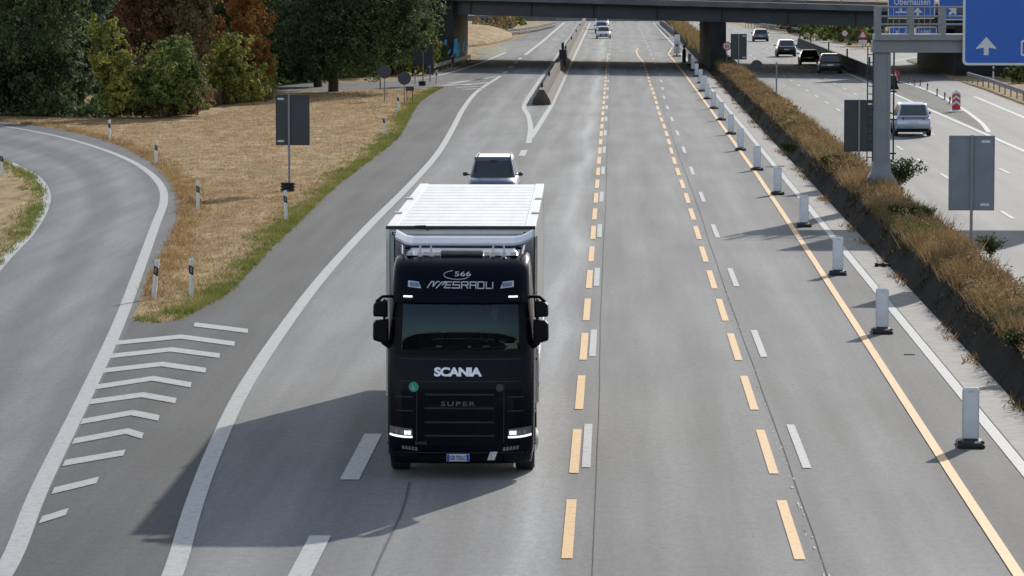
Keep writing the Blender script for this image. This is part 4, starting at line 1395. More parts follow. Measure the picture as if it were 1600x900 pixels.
# the big blue sign in front of the walkway
YS = YG - .75
sx0, sz0 = AT(1504, 102, YS).x, AT(1504, 102, YS).z
bs = thing('direction_sign', 'big blue direction sign with white arrow hung on the front of the gantry', 'road sign', (sx0, YS, sz0))
def rrect(x0, x1, z0, z1, r_, n=5):
    p = []
    for cx, cz, a0 in ((x1 - r_, z1 - r_, 0), (x0 + r_, z1 - r_, 90), (x0 + r_, z0 + r_, 180), (x1 - r_, z0 + r_, 270)):
        for k in range(n + 1):
            a = R(a0 + 90 * k / n)
            p.append((cx + r_ * math.cos(a), cz + r_ * math.sin(a)))
    return p
b = MB(); b.prism(rrect(0, 6.6, 0, 4.0, .16), 0, .06); b.build('panel', M['white_sign'], bs)
b = MB(); b.prism(rrect(.085, 6.515, .085, 3.915, .11), -.006, -.001); fc = b.build('face', M['blue_sign'], bs)
def arrow(b, cx, cz, h, w, y0, y1, ang=0):
    sh = h * .30
    pts = [(0, h / 2), (w / 2, -h * .12), (w / 2, -h * .16), (w * .12, -h * .08), (w * .12, -h / 2), (-w * .12, -h / 2), (-w * .12, -h * .08), (-w / 2, -h * .16), (-w / 2, -h * .12)]
    c, s = math.cos(ang), math.sin(ang)
    b.prism([(cx + x * c - z * s, cz + x * s + z * c) for x, z in pts], y0, y1)
aw = AT(1541, 72, YS)
b = MB(); arrow(b, aw.x - sx0, aw.z - sz0, .64, .72, -.012, -.0065); b.build('arrow', M['white_sign'], fc)
bx = AT(1595, 75, YS)
x0, z0 = bx.x - sx0, bx.z - sz0
b = MB(); b.prism(rrect(x0, x0 + 1.1, z0 - .28, z0 + .28, .08), -.012, -.0065); k = b.build('number_box', M['white_sign'], fc)
b = MB(); b.prism(rrect(x0 + .06, x0 + 1.04, z0 - .22, z0 + .22, .05), -.018, -.0125); b.build('number_field', M['blue_sign'], fc)
b = MB()
for x in (1.2, 3.4, 5.4): b.box(x, x + .12, .061, .2, .3, 3.8)
b.build('bracket', M['gantry'], bs)
# signs on the overpass
def blue_board(label, x0p, x1p, z0p, top, Y, items):
    p0, p1 = AT(x0p, z0p, Y), AT(x1p, z0p, Y)
    w = p1.x - p0.x
    root = thing('direction_sign', label, 'road sign', (p0.x, Y, p0.z), 0)
    b = MB(); b.prism(rrect(0, w, 0, top, .15), 0, .08); b.build('panel', M['white_sign'], root)
    b = MB(); b.prism(rrect(.09, w - .09, .09, top - .09, .1), -.008, -.001); fc = b.build('face', M['blue_sign'], root)
    b = MB()
    for it in items:
        q = AT(it[1], it[2], Y)
        x, z = q.x - p0.x, q.z - p0.z
        if it[0] == 'text': flat_text(b, it[3], x, -.016, z, width=it[4], height=it[5], bold=.012)
        if it[0] == 'up': arrow(b, x, z, it[3], it[3] * 1.1, -.02, -.009, it[4])
        if it[0] == 'box': b.prism(rrect(x - it[3] / 2, x + it[3] / 2, z - .36, z + .36, .08), -.018, -.009)
        if it[0] == 'cross':
            b.prism([(x - .45, z - .06), (x + .45, z - .06), (x + .45, z + .06), (x - .45, z + .06)], -.02, -.009)
            b.prism([(x - .06, z + .061), (x + .06, z + .061), (x + .06, z + .4), (x - .06, z + .4)], -.02, -.009)
    b.build('lettering', M['white_sign'], fc)
    b = MB(); b.box(.4, .55, .081, .9, .2, top - .1); b.box(w - .55, w - .4, .081, .9, .2, top - .1); b.build('bracket', M['gantry'], root)
YB = 295.5
blue_board('blue sign reading Oberhausen with an upward arrow on the overpass', 1387, 1461, 29.5, 4.2, YB, [('text', 1425, 2.5, 'Oberhausen', 2.9, .52), ('up', 1434, 18, .66, 0), ('cross', 1408, 19)])
blue_board('blue sign with a slanted arrow and a box right of the Oberhausen sign', 1466, 1540, 31.5, 4.4, YB, [('up', 1489, 17, .8, -R(45)), ('box', 1508, 19, .9)])
YL = 312 + SK * 23.5 - .5
blue_board('low blue sign strip seen through the gantry railing', 1389, 1428, 58, .85, YL, [('text', 1402, 50, 'X', .4, .3), ('up', 1417, 49, .4, -R(60))])
blue_board('low blue sign strip right of its twin, seen through the gantry railing', 1430, 1464, 58, .85, YL, [('text', 1446, 50, '100', .7, .32)])
# scraps on the gutter
q = G(1378, 417)
t = thing('tyre_scrap', 'black chunk of tyre lying in the concrete gutter by the wall', 'debris', (q.x, q.y, .016))
b = MB(); b.loft([[(-.2 + .4 * i / 6, -.1 * math.cos(a) + .03 * math.sin(i), .05 + .05 * math.sin(a) * (1 + .3 * math.sin(i * 2.1))) for a in np.linspace(0, 2 * math.pi, 9)[:-1]] for i in range(7)])
b.build('tread', M['rubber'], t)
b = MB(); b.loft([[(.1 + .25 * i / 4, .12 + .02 * math.cos(a) - .04 * i, .035 + .018 * math.sin(a) + .02 * math.sin(i)) for a in np.linspace(0, 2 * math.pi, 7)[:-1]] for i in range(5)])
b.build('sidewall', M['rubber'], t)
q = G(1421, 555)
t = MB(); t.loft([[(-.12 + .06 * i, .02 * math.cos(a), .012 + .01 * math.sin(a)) for a in np.linspace(0, 2 * math.pi, 7)[:-1]] for i in range(5)])
tag(t.build('rubber_strip', M['rubber'], loc=(q.x, q.y, .006)), 'thin dark strip of rubber lying on the lane beside the beacons', 'debris')

# ------------------------------------------------------------------ cars
def car_paint(name, col, metal=.3): return mat(name, col, .28, metal, var=.04, coat=.5, scale=1)
def make_car(name, label, cat, loc, rz, L, Wd, Hh, pm, kind='mpv', roof=None, lights=False, group=None):
    root = thing(name, label, cat, loc, rz, group)
    hw = Wd / 2
    belt = {'mpv': .59, 'hatch': .6, 'van': .52, 'low': .66}[kind] * Hh
    hood = {'mpv': .585, 'hatch': .58, 'van': .5, 'low': .6}[kind] * Hh
    cow = {'mpv': .28, 'hatch': .24, 'van': .36, 'low': .14}[kind] * L        # windscreen foot
    rf = {'mpv': .11, 'hatch': .04, 'van': .24, 'low': -.03}[kind] * L        # roof's front edge
    rr_ = {'mpv': -.44, 'hatch': -.36, 'van': -.47, 'low': -.20}[kind] * L    # roof's rear edge
    rb_ = {'mpv': -.485, 'hatch': -.46, 'van': -.492, 'low': -.34}[kind] * L
    def ring(y, w, zl, zt, r=.9):
        zm = zl + (zt - zl) * .5
        p = [(-w * .86, zl), (-w * .97, zl + .10), (-w, zm), (-w * .985, zt - (zt - zl) * .18), (-w * r, zt), (-w * .4, zt + .025)]
        return [(x, y, z) for x, z in p] + [(-x, y, z) for x, z in reversed(p)]
    st = [(-L / 2, hw * .86, .46, belt * .80), (-L / 2 + .06, hw * .94, .34, belt * .94), (-L / 2 + .35, hw, .24, belt), (rb_ + .5, hw, .2, belt), (0, hw, .2, belt * .985), (cow, hw * .99, .2, belt * .97),
          (L / 2 - .55, hw * .97, .2, hood * .96), (L / 2 - .2, hw * .93, .22, hood * .86), (L / 2 - .04, hw * .84, .28, hood * .74), (L / 2, hw * .76, .34, hood * .62)]
    b = MB(); b.loft([ring(*s) for s in st])
    body = b.build('body', pm, root, smooth=True)
    ws = {'mpv': .73, 'hatch': .74, 'van': .84, 'low': .70}[kind]
    c0 = [(-hw * .93, rb_, belt - .02), (hw * .93, rb_, belt - .02), (hw * .92, cow, belt * .97 - .02), (-hw * .92, cow, belt * .97 - .02)]
    c1 = [(-hw * ws, rr_, Hh - .05), (hw * ws, rr_, Hh - .05), (hw * ws, rf, Hh - .05), (-hw * ws, rf, Hh - .05)]
    c2 = [(x * .86, y * (.96 if y < 0 else .86), Hh) for x, y, z in c1]
    b = MB(); b.loft([c0, c1, c2])
    b.build('cabin', roof or pm, root, bevel=.05)
    def panel(name, q, m, off, parent=root, inset=(.06, .06, .1, .08)):
        a, bb, c, d = [Vector(x) for x in q]                          # lower left, lower right, upper right, upper left
        def P(u, v): return a.lerp(bb, u).lerp(d.lerp(c, u), v)
        l, r_, lo, up = inset
        pts = [P(l, lo), P(1 - r_, lo), P(1 - r_, 1 - up), P(l, 1 - up)]
        n = (pts[1] - pts[0]).cross(pts[3] - pts[0]).normalized()
        k = MB()
        k.hexa([p + n * .002 for p in pts], [p + n * off for p in pts])
        return k.build(name, m, parent)
    G_ = M['car_glass']
    panel('windscreen', (c0[2], c0[3], c1[3], c1[2]), G_, .014, inset=(.06, .06, .08, .14))
    panel('rear_window', (c0[0], c0[1], c1[1], c1[0]), G_, .014, inset=(.07, .07, .14, .1))
    for i, (q0, q1, q2, q3) in enumerate(((c0[1], c0[2], c1[2], c1[1]), (c0[3], c0[0], c1[0], c1[3]))):
        for (u0, u1) in ((.06, .47), (.51, .93)):
            a = (u0, 1 - u1, .14, .1)
            panel('side_window', (q0, q1, q2, q3), G_, .012, inset=a)
    # wheels
    wr = .325
    for sx in (-1, 1):
        for yy in (-L * .305, L * .315):
            b = MB(); b.lathe_x([(-.1, wr * .8), (-.1, wr * .95), (-.07, wr), (.07, wr), (.1, wr * .95), (.1, wr * .8)], (0, 0, 0))
            t = b.build('wheel', M['rubber'], root, smooth=False, loc=(sx * (hw - .085), yy, wr))
            b = MB(); b.lathe_x([(0, wr * .70), (.02, wr * .68), (.012, wr * .2), (.02, wr * .1)] if sx > 0 else [(-.02, wr * .1), (-.012, wr * .2), (-.02, wr * .68), (0, wr * .70)], (sx * .1, 0, 0))
            b.build('rim', M['rim'], t)
    # front
    yf = L / 2
    b = MB(); b.hexa([(-hw * .5, yf - .02, hood * .42), (-hw * .5, yf + .015, hood * .42), (hw * .5, yf + .015, hood * .42), (hw * .5, yf - .02, hood * .42)][::-1], [(-hw * .56, yf - .06, hood * .66), (-hw * .56, yf - .0, hood * .66), (hw * .56, yf - .0, hood * .66), (hw * .56, yf - .06, hood * .66)][::-1])
    b.build('grille', M['black'], root)
    for s in (-1, 1):
        b = MB()
        b.loft([[(s * hw * a, yf - y, z) for a, y, z in ((.60, .02, hood * .64), (.62, .03, hood * .78), (.90, .26, hood * .83), (.90, .14, hood * .66))], [(s * hw * a, yf - y, z) for a, y, z in ((.60, .12, hood * .64), (.62, .14, hood * .78), (.86, .34, hood * .83), (.86, .26, hood * .66))]])
        b.build('headlight', M['lamp_white'] if lights else M['lamp_glass'], root)
    b = MB(); b.box(-.26, .26, yf + .016, yf + .028, hood * .44, hood * .44 + .11); b.build('plate', M['white_sign'], root)
    b = MB(); b.hexa([(-hw * .7, yf - .1, .26), (hw * .7, yf - .1, .26), (hw * .7, yf - .01, .26), (-hw * .7, yf - .01, .26)], [(-hw * .74, yf - .1, .36), (hw * .74, yf - .1, .36), (hw * .74, yf + .01, .36), (-hw * .74, yf + .01, .36)]); b.build('bumper', M['navy_trim'], root)
    # rear
    for s in (-1, 1):
        b = MB()
        z0, z1 = belt * .74, belt * .93
        b.loft([[(s * hw * a, -L / 2 + y, z) for a, y, z in ((.52, -.005, z0 + .03), (.54, .03, z1), (.945, .12, z1), (.94, .03, z0))], [(s * hw * a, -L / 2 + y, z) for a, y, z in ((.52, .1, z0 + .03), (.54, .13, z1), (.93, .3, z1), (.93, .2, z0))]])
        b.build('tail_light', M['lamp_red'], root)
    b = MB(); b.box(-.26, .26, -L / 2 - .014, -L / 2 + .02, belt * .68, belt * .68 + .11); b.build('plate', M['white_sign'], root)
    b = MB()
    b.loft([[(x, y, z) for x, y in ((-hw * .93, -L / 2 + .14), (-hw * .8, -L / 2 - .03), (hw * .8, -L / 2 - .03), (hw * .93, -L / 2 + .14), (hw * .8, -L / 2 + .3), (-hw * .8, -L / 2 + .3))] for z in (.25, .40)])
    b.build('bumper', M['navy_trim'], root)
    if kind != 'low':
        b = MB(); b.hexa([(-hw * ws * .9, rr_ - .10, Hh - .07), (hw * ws * .9, rr_ - .10, Hh - .07), (hw * ws * .9, rr_ + .1, Hh - .06), (-hw * ws * .9, rr_ + .1, Hh - .06)], [(-hw * ws * .86, rr_ - .10, Hh - .045), (hw * ws * .86, rr_ - .10, Hh - .045), (hw * ws * .86, rr_ + .1, Hh - .01), (-hw * ws * .86, rr_ + .1, Hh - .01)])
        b.build('spoiler', roof or pm, root)
    for s in (-1, 1):
        b = MB()
        zc = belt + .09
        b.loft([[(s * (hw + .10 + .10 * math.cos(a) * k), cow - .12 + y, zc + .075 * math.sin(a) * k) for a in np.linspace(0, 2 * math.pi, 11)[:-1]] for y, k in ((-.07, .85), (-.05, 1), (.02, 1), (.08, .6))])
        b.box(min(s * hw * .9, s * (hw + .06)), max(s * hw * .9, s * (hw + .06)), cow - .13, cow - .07, zc - .05, zc)
        b.build('mirror', M['mirror_glass'], root, smooth=False)
    return root
NG = mat('dark_blue_grey_metal', (.13, .15, .21), .3, .55, coat=.6, var=.05)
s = AT(772, 300, 134.0)
sv = make_car('people_carrier', 'dark blue grey people carrier with roof rails following close behind the lorry', 'car', (s.x, 134.0 - .2, .012), math.pi, 4.4, 1.80, 1.66, NG, 'mpv', lights=False)
for o in (1, -1):
    b = MB(); b.tube((o * .64, 1.0, 1.66), (o * .60, -1.7, 1.70), .03, n=8); b.box(o * .64 - .02, o * .64 + .02, .95, 1.05, 1.58, 1.67); b.box(o * .6 - .02, o * .6 + .02, -1.7, -1.6, 1.6, 1.7)
    b.build('roof_rail', M['black'], sv)
b = MB(); b.box(-.12, .12, .62, .66, 1.46, 1.56); b.build('interior_mirror', M['black'], sv)
WH = car_paint('white_car_paint', (.72, .74, .76), .0)
SI = car_paint('silver_car_paint', (.45, .50, .60), .45)
GR = car_paint('grey_blue_car_paint', (.12, .15, .19), .4)
BK = car_paint('black_car_paint', (.012, .013, .016), .2)
TL = car_paint('dark_taupe_car_paint', (.05, .05, .05), .4)
q = G(943, 60.5); make_car('hatchback', 'foremost of the three pale cars far down the motorway', 'car', (q.x, q.y + 2.0, .012), math.pi, 4.1, 1.76, 1.5, WH, 'hatch', group='white vehicles far down the motorway')
q = G(940, 52); make_car('hatchback', 'middle white car between the foremost car and the white van', 'car', (q.x, q.y + 2.0, .012), math.pi, 4.2, 1.76, 1.55, car_paint('pale_blue_car_paint', (.5, .58, .68), .2), 'hatch', group='white vehicles far down the motorway')
q = G(940.5, 46); make_car('delivery_van', 'white van farthest along the queue down the motorway', 'van', (q.x, q.y + 2.5, .012), math.pi, 5.2, 1.98, 2.35, WH, 'van', group='white vehicles far down the motorway')
ys = G(1428, 214).y
q = G(1428, 214); sm = make_car('people_carrier', 'silver people carrier driving away on the far carriageway', 'car', (q.x, q.y + 2.2, .012), -.015, 4.4, 1.83, 1.68, SI, 'mpv')
b = MB(); b.box(-.6, .6, -2.225, -2.19, .93, .965); b.build('chrome_strip', M['lamp_red'], sm)
q = G(1189, 65); make_car('saloon_car', 'grey blue car farthest away on the far carriageway', 'car', (q.x, q.y + 2, .012), 0, 4.5, 1.8, 1.45, GR, 'hatch')
q = G(1229, 89); make_car('sport_utility_car', 'black sport utility car with pale roof before the dark barrier tip', 'car', (q.x, q.y + 2, .012), 0, 4.5, 1.86, 1.66, BK, 'mpv', roof=WH)
q = G(1266, 101.5); make_car('convertible', 'low black convertible with closed soft top on the far carriageway', 'car', (q.x, q.y + 2, .012), 0, 4.2, 1.8, 1.32, BK, 'low')
q = G(1298, 115); make_car('estate_car', 'dark grey estate car entering the overpass shadow beside the barrier', 'car', (q.x, q.y + 2, .012), -.02, 4.7, 1.85, 1.6, TL, 'mpv')

# ------------------------------------------------------------------ the lorry
Y0 = 60.3
LX = AT(719, 690, Y0).x
TR = thing('articulated_lorry', 'black articulated lorry with white box trailer driving towards the camera', 'lorry', (LX, Y0, .012), R(.4))
def interp(z, tab):
    if z <= tab[0][0]: return tab[0][1]
    for (a, va), (c, vc) in zip(tab, tab[1:]):
        if z <= c:
            t = (z - a) / (c - a)
            return va + (vc - va) * t
    return tab[-1][1]
TY = [(.26, .10), (.34, .03), (.55, 0), (1.1, .02), (1.7, .07), (2.05, .135), (2.14, .145), (2.3, .152), (2.5, .167), (2.7, .193), (2.95, .245), (3.1, .31), (3.3, .41), (3.45, .54), (3.56, .72), (3.635, .98)]
TW = [(.26, 1.17), (.5, 1.215), (1.0, 1.225), (2.1, 1.225), (2.6, 1.20), (2.95, 1.175), (3.2, 1.16), (3.45, 1.145), (3.58, 1.12), (3.64, 1.06)]
TD = [(.26, .42), (2.0, .46), (2.5, .52), (3.0, .50), (3.6, .46)]
def yy0(z): return interp(z, TY)
def hww(z): return interp(z, TW)
def fy(x, z):
    s = min(.9999, abs(x) / hww(z))
    return yy0(z) + interp(z, TD) * (1 - (1 - s ** 4) ** .25) + .05 * s * s
def fp(x, z, d=0): return Vector((x, fy(x, z) - d, z))
WS = (2.13, 2.93, 1.03)                      # windscreen opening: lower edge, upper edge, half width
zs = sorted(set([.26, .3, .34, .45, .55, .8, 1.1, 1.4, 1.7, 1.9, 2.05, 2.13, 2.25, 2.4, 2.55, 2.7, 2.82, 2.93, 3.02, 3.1, 3.2, 3.3, 3.4, 3.48, 3.54, 3.58, 3.61, 3.635]))
us = [-1, -.99, -.97, -.94, -.9, -.84, -.76, -.62, -.45, -.25, 0, .25, .45, .62, .76, .84, .9, .94, .97, .99, 1]
b = MB()
rings = []
for z in zs:
    w = hww(z)
    r_ = [(u * w, fy(u * w, z), z) for u in us]
    r_ += [(w, 1.4, z), (w, 2.24, z), (-w, 2.24, z), (-w, 1.4, z)]
    rings.append(r_)
n = len(rings[0])
vs = [p for r_ in rings for p in r_]
fs = []
for i in range(len(rings) - 1):
    zm = (zs[i] + zs[i + 1]) / 2
    for k in range(n):
        k2 = (k + 1) % n
        if WS[0] < zm < WS[1] and k < len(us) - 1 and abs(us[k] + us[k2]) / 2 < .86:
            continue
        if zm < 1.0 and k in (len(us), len(us) - 1, n - 1, n - 2):     # wheel arch and open lower flank
            continue
        fs.append((i * n + k, i * n + k2, (i + 1) * n + k2, (i + 1) * n + k))
fs.append(tuple((len(rings) - 1) * n + k for k in range(n)))
b.add(vs, fs)
cab = b.build('cab', M['navy'], TR, smooth=True)
cab.modifiers.new('edges', 'EDGE_SPLIT').split_angle = R(38)
def patch(b, x0, x1, z0, z1, d=.012, nx=10, nz=4, sh0=0, sh1=0, back=.02, dtop=None):
    """raised panel hugging the cab front; sh0/sh1 slant its two ends"""
    F_, B_ = [], []
    for j in range(nz + 1):
        v = j / nz
        z = z0 + (z1 - z0) * v
        a, c = x0 + sh0 * v, x1 + sh1 * v
        dd = d if dtop is None else d + (dtop - d) * v
        F_.append([fp(a + (c - a) * i / nx, z, dd) for i in range(nx + 1)])
        B_.append([fp(a + (c - a) * i / nx, z, -back) for i in range(nx + 1)])
    for j in range(nz):
        for i in range(nx):
            b.quad(F_[j][i], F_[j][i + 1], F_[j + 1][i + 1], F_[j + 1][i])
    for i in range(nx):
        b.quad(F_[0][i + 1], F_[0][i], B_[0][i], B_[0][i + 1])
        b.quad(F_[nz][i], F_[nz][i + 1], B_[nz][i + 1], B_[nz][i])
    for j in range(nz):
        b.quad(F_[j][0], F_[j + 1][0], B_[j + 1][0], B_[j][0])
        b.quad(F_[j + 1][nx], F_[j][nx], B_[j][nx], B_[j + 1][nx])
def stroke(b, pts, w, d=.014):
    for (a, c) in zip(pts, pts[1:]):
        A, C_ = Vector(a), Vector(c)
        t = (C_ - A).normalized()
        nn = Vector((-t.y, t.x)) * w / 2
        A, C_ = A - t * w * .35, C_ + t * w * .35
        k = max(1, int((C_ - A).length / .12))
        for i in range(k):
            p, q = A.lerp(C_, i / k), A.lerp(C_, (i + 1) / k)
            b.quad(*[fp(v.x, v.y, d) for v in (p - nn, q - nn, q + nn, p + nn)])
def text_on(b, txt, cx, cz, d=.014, **k):
    v, f = text_geo(txt, **k)
    b.add([fp(cx + a, cz + c, d) for a, c in v], f)
PX = .010487
def px_(x): return (x - 719) * PX
def pz_(y, dy=0): return H - (y + 46) * (Y0 + dy) / F
# windscreen
b = MB()
gz0, gz1 = 2.115, 2.945
F_ = [[fp(-1.07 + 2.14 * i / 24, gz0 + (gz1 - gz0) * j / 8, .006) for i in range(25)] for j in range(9)]
for j in range(8):
    for i in range(24):
        b.quad(F_[j][i], F_[j][i + 1], F_[j + 1][i + 1], F_[j + 1][i])
b.build('windscreen', M['glass'], TR, smooth=True)
b = MB()
for (x0, x1, s) in ((-1.10, -.985, .03), (.985, 1.10, -.03)):
    patch(b, x0, x1, 2.08, 2.96, .012, 3, 8, s, s)
patch(b, -1.06, 1.06, 2.05, 2.14, .013, 20, 2)
b.build('windscreen_frame', M['navy_trim'], cab, smooth=False)
b = MB()
for (x0, x1) in ((-.62, .02), (.1, .78)):
    stroke(b, [(x0, 2.16), (x1, 2.205)], .028, .03)
b.build('wiper', M['navy_trim'], TR)
# sun visor and its marker lamps
b = MB(); patch(b, -1.12, 1.12, 2.93, 3.075, .15, 24, 3, .015, -.015, .03, .05)
vis = b.build('sun_visor', M['navy'], TR, smooth=False)
for s in (-1, 1):
    b = MB(); cx = s * .87
    patch(b, cx - .075, cx + .075, 3.01, 3.035, .128, 2, 1, back=-.10); b.build('marker_lamp', M['lamp_white'], vis)
# corner windows at the top sign panel
DY = .42
def qx(x): return (x - 720) * (Y0 + DY) / F
def qz(y): return H - (y + 46) * (Y0 + DY) / F
for s in (-1, 1):
    x0 = s * abs(qx(637)); x1 = s * abs(qx(658)); xm = s * abs(qx(654))
    b = MB()
    v = [fp(x, z, .016) for x, z in ((x0, qz(440)), (xm, qz(441.5)), (x1, qz(451.5)), (x0, qz(449.5)))]
    w_ = [p + Vector((0, .04, 0)) for p in v]
    b.loft([v, w_]); lw = b.build('position_lamp', M['silver_line'], TR)
    b = MB()
    v = [fp(x, z, .022) for x, z in ((x0 - s * .03, qz(442)), (xm - s * .02, qz(443)), (x1 + s * .045, qz(449.5)), (x0 - s * .03, qz(448)))]
    b.loft([v, [p + Vector((0, .005, 0)) for p in v]]); b.build('lens', mat('blue_grey_lens', (.16, .22, .33), .2), lw)
# name lettering in thin strokes
b = MB()
def L_(x, y): return (qx(600 + x * 260 / 1600), qz(360 + y * 260 / 1600))
sw = .017
def S_(*pts): stroke(b, [L_(*q) for q in pts], sw)
S_((418, 556), (455, 500), (480, 500), (470, 540)); S_((470, 545), (510, 500), (530, 500)); S_((502, 560), (555, 505), (590, 500)); S_((560, 530), (600, 500))
S_((650, 502), (608, 502), (580, 556), (640, 556)); S_((598, 530), (640, 530))
S_((730, 502), (668, 502), (662, 530), (728, 530), (728, 558), (655, 558))
S_((748, 560), (748, 502), (808, 502), (808, 530), (752, 530)); S_((785, 530), (808, 560))
S_((830, 560), (830, 502), (885, 502), (885, 562)); S_((830, 532), (885, 532))
S_((905, 502), (962, 502), (962, 562), (905, 562), (905, 502))
S_((985, 502), (985, 562), (1030, 562)); S_((1047, 506), (1047, 562))
b.build('name_lettering', M['silver_line'], TR)
b = MB()
cx, cz = L_(757, 428)
text_on(b, '566', cx, cz, width=.27, height=.075, bold=.012)
arc = [(qx(716) + .22 * math.cos(R(a)) - .02, qz(431) + .07 * math.sin(R(a)) + .0) for a in range(110, 330, 12)]
stroke(b, arc, .010)
b.build('fleet_number', M['silver_line'], TR)
# maker's lettering and grille
b = MB(); text_on(b, 'SCANIA', px_(715.5), pz_(584, .07), .022, width=.79, height=.15, bold=.045, spacing=.92); b.build('front_lettering', M['chrome'], TR)
b = MB(); text_on(b, 'SUPER', px_(716), pz_(634, .03), .05, width=.57, height=.075, bold=.02, spacing=1.25); b.build('model_lettering', M['dim_letter'], TR)
b = MB(); text_on(b, '500S', px_(657), pz_(697), .018, width=.2, height=.045, bold=.01); b.build('small_lettering', M['dim_letter'], TR)
b = MB(); patch(b, -.62, .60, .60, 1.50, .001, 14, 6); gp = b.build('grille', M['navy'], TR)
for z, d in ((1.38, .035), (1.155, .038), (.925, .04), (.70, .04)):
    b = MB()
    patch(b, -.60, .58, z - .13, z + .02, .003, 16, 3, .03, -.03, -.007, d)
    b.build('grille_slat', M['navy_trim'], gp)
    b = MB(); patch(b, -.585, .565, z + .021, z + .045, d, 16, 1, .0, .0, -.007, .02)
    b.build('slat_highlight', M['slat_highlight'], gp)
b = MB()
SEAM = []
for z in (1.62, 1.985): SEAM.append((-1.0, 1.0, z, z + .012, .004, 20, 1))
for x in (-.72, .72): SEAM.append((x - .006, x + .006, .62, 1.6, .004, 1, 6))
for z in (1.36, 1.13):
    SEAM += [(.78, 1.05, z, z + .016, .008, 5, 1), (-1.05, -.78, z, z + .016, .008, 5, 1)]
SEAM.append((-1.12, 1.12, .44, .452, .004, 20, 1))
for q in SEAM:
    b = MB(); patch(b, *q, back=.01); b.build('panel_seam', M['black'], cab)
# headlights: tinted housing, lit square and light strip
for s in (-1, 1):
    def hp(x, z, d=.016): return fp(s * x, z, d)
    b = MB()
    v = [(1.17, .875), (.79, .84), (.795, .73), (.86, .685), (1.17, .735)]
    rows = []
    for k in range(9):
        t = k / 8
        x = .79 + .385 * t
        zt_ = .838 + .04 * t
        zl_ = .70 - .012 * math.sin(t * 3.1) + .032 * t
        rows.append((x, zl_, zt_))
    for (a, c) in zip(rows, rows[1:]):
        b.quad(hp(a[0], a[1]), hp(c[0], c[1]), hp(c[0], c[2]), hp(a[0], a[2]))
    hl = b.build('headlight', M['lamp_glass'], TR)
    b = MB()
    for (a, c) in zip(rows, rows[1:]):
        b.quad(hp(a[0], a[1] - .008, .024), hp(c[0], c[1] - .008, .024), hp(c[0], c[1] + .024, .024), hp(a[0], a[1] + .024, .024))
    b.build('light_strip', M['lamp_white'], hl)
    for x0 in (.815, .875):
        b = MB(); v = [hp(x0, .745, .026), hp(x0 + .052, .747, .026), hp(x0 + .052, .812, .026), hp(x0, .808, .026)]
        b.quad(*v); b.build('lamp_cell', M['lamp_white'], hl)
    b = MB()
    for x0 in (.97, 1.06):
        c = [hp(x0 + .034 * math.cos(a), .79 + .034 * math.sin(a), .022) for a in np.linspace(0, 2 * math.pi, 13)[:-1]]
        b.quad(*c)
    b.build('reflector', M['steel'], hl)
    b = MB()
    for k in range(5):
        x0 = .70 + .055 * k
        b.quad(*[hp(*q, .012) for q in ((x0, .475 + .007 * k), (x0 + .046, .48 + .007 * k), (x0 + .046, .545 + .005 * k), (x0 + .012, .54 + .005 * k))])
    b.build('fog_light', mat('grey_fog_lens', (.19, .19, .19), .3, .2), TR)
# number plate
pc, pzc = px_(715.5), pz_(720)
b = MB(); yq = fy(pc, pzc) - .03
b.box(pc - .19, pc + .19, yq, yq + .06, pzc - .062, pzc + .062); pl = b.build('number_plate', M['plate'], TR, bevel=.006)
b = MB()
for s in (-1, 1): b.box(pc + s * .163 - .022, pc + s * .163 + .022, yq - .004, yq - .001, pzc - .055, pzc + .055)
b.build('country_band', M['plate_blue'], pl)
b = MB(); flat_text(b, 'GB 753LC', pc, yq - .004, pzc, width=.26, height=.07, bold=.02); b.build('number', M['black'], pl)
b = MB(); v = [fp(px_(x), pz_(y), .034) for x, y in ((761.5, 724), (773, 724), (778, 710.5), (766.5, 710.5))]
b.loft([v, [p + Vector((0, .03, 0)) for p in v]]); b.build('white_marking', M['sticker'], TR)
def disc_on(name, cx, cz, r_, m, d=.015):
    b = MB(); c = [fp(cx + r_ * math.cos(a), cz + r_ * math.sin(a), d) for a in np.linspace(0, 2 * math.pi, 21)[:-1]]
    b.loft([c, [p + Vector((0, .02, 0)) for p in c]]); return b.build(name, m, TR)
gbd = disc_on('green_badge', px_(645.5), pz_(608, .07), .082, M['green_badge'])
b = MB(); text_on(b, 'L', px_(645.5), pz_(608, .07), .019, height=.075, width=.045, bold=.02); b.build('badge_letter', mat('pale_green_letter', (.4, .62, .5), .5), gbd)
disc_on('round_emblem', px_(781), pz_(609, .07), .062, mat('dark_emblem', (.05, .025, .025), .35))
b = MB()
for (x0, x1) in ((-1.16, -.72), (.72, 1.16)): patch(b, x0, x1, .30, .44, .02, 5, 2)
patch(b, -.7, .7, .26, .40, .012, 10, 2); b.build('bumper_lip', M['navy_trim'], TR)
# cards on the dashboard
b = MB(); b.hexa([(.76, .27, 2.15), (.95, .29, 2.15), (.95, .31, 2.15), (.76, .29, 2.15)], [(.73, .31, 2.235), (.93, .33, 2.235), (.93, .35, 2.235), (.73, .33, 2.235)])
b.hexa([(.88, .35, 2.236), (.96, .36, 2.236), (.96, .37, 2.236), (.88, .36, 2.236)], [(.90, .35, 2.285), (.955, .36, 2.285), (.955, .37, 2.285), (.90, .36, 2.285)])
b.build('dashboard_card', M['hivis'], TR)
b = MB(); b.box(-1.12, 1.12, .62, 1.05, 1.5, 2.10); b.box(-.35, .98, .55, .72, 2.0, 2.125); b.box(-1.12, 1.12, .6, 2.2, 1.2, 1.3); b.box(-1.05, 1.05, 1.95, 2.0, 1.5, 3.3)
for cx in (-.55, .55):
    b.box(cx - .25, cx + .25, 1.25, 1.7, 1.5, 1.85); b.box(cx - .24, cx + .24, 1.68, 1.85, 1.8, 2.65)
b.build('interior', M['interior'], TR, bevel=.03)
b = MB()
N_ = 28
rg = []
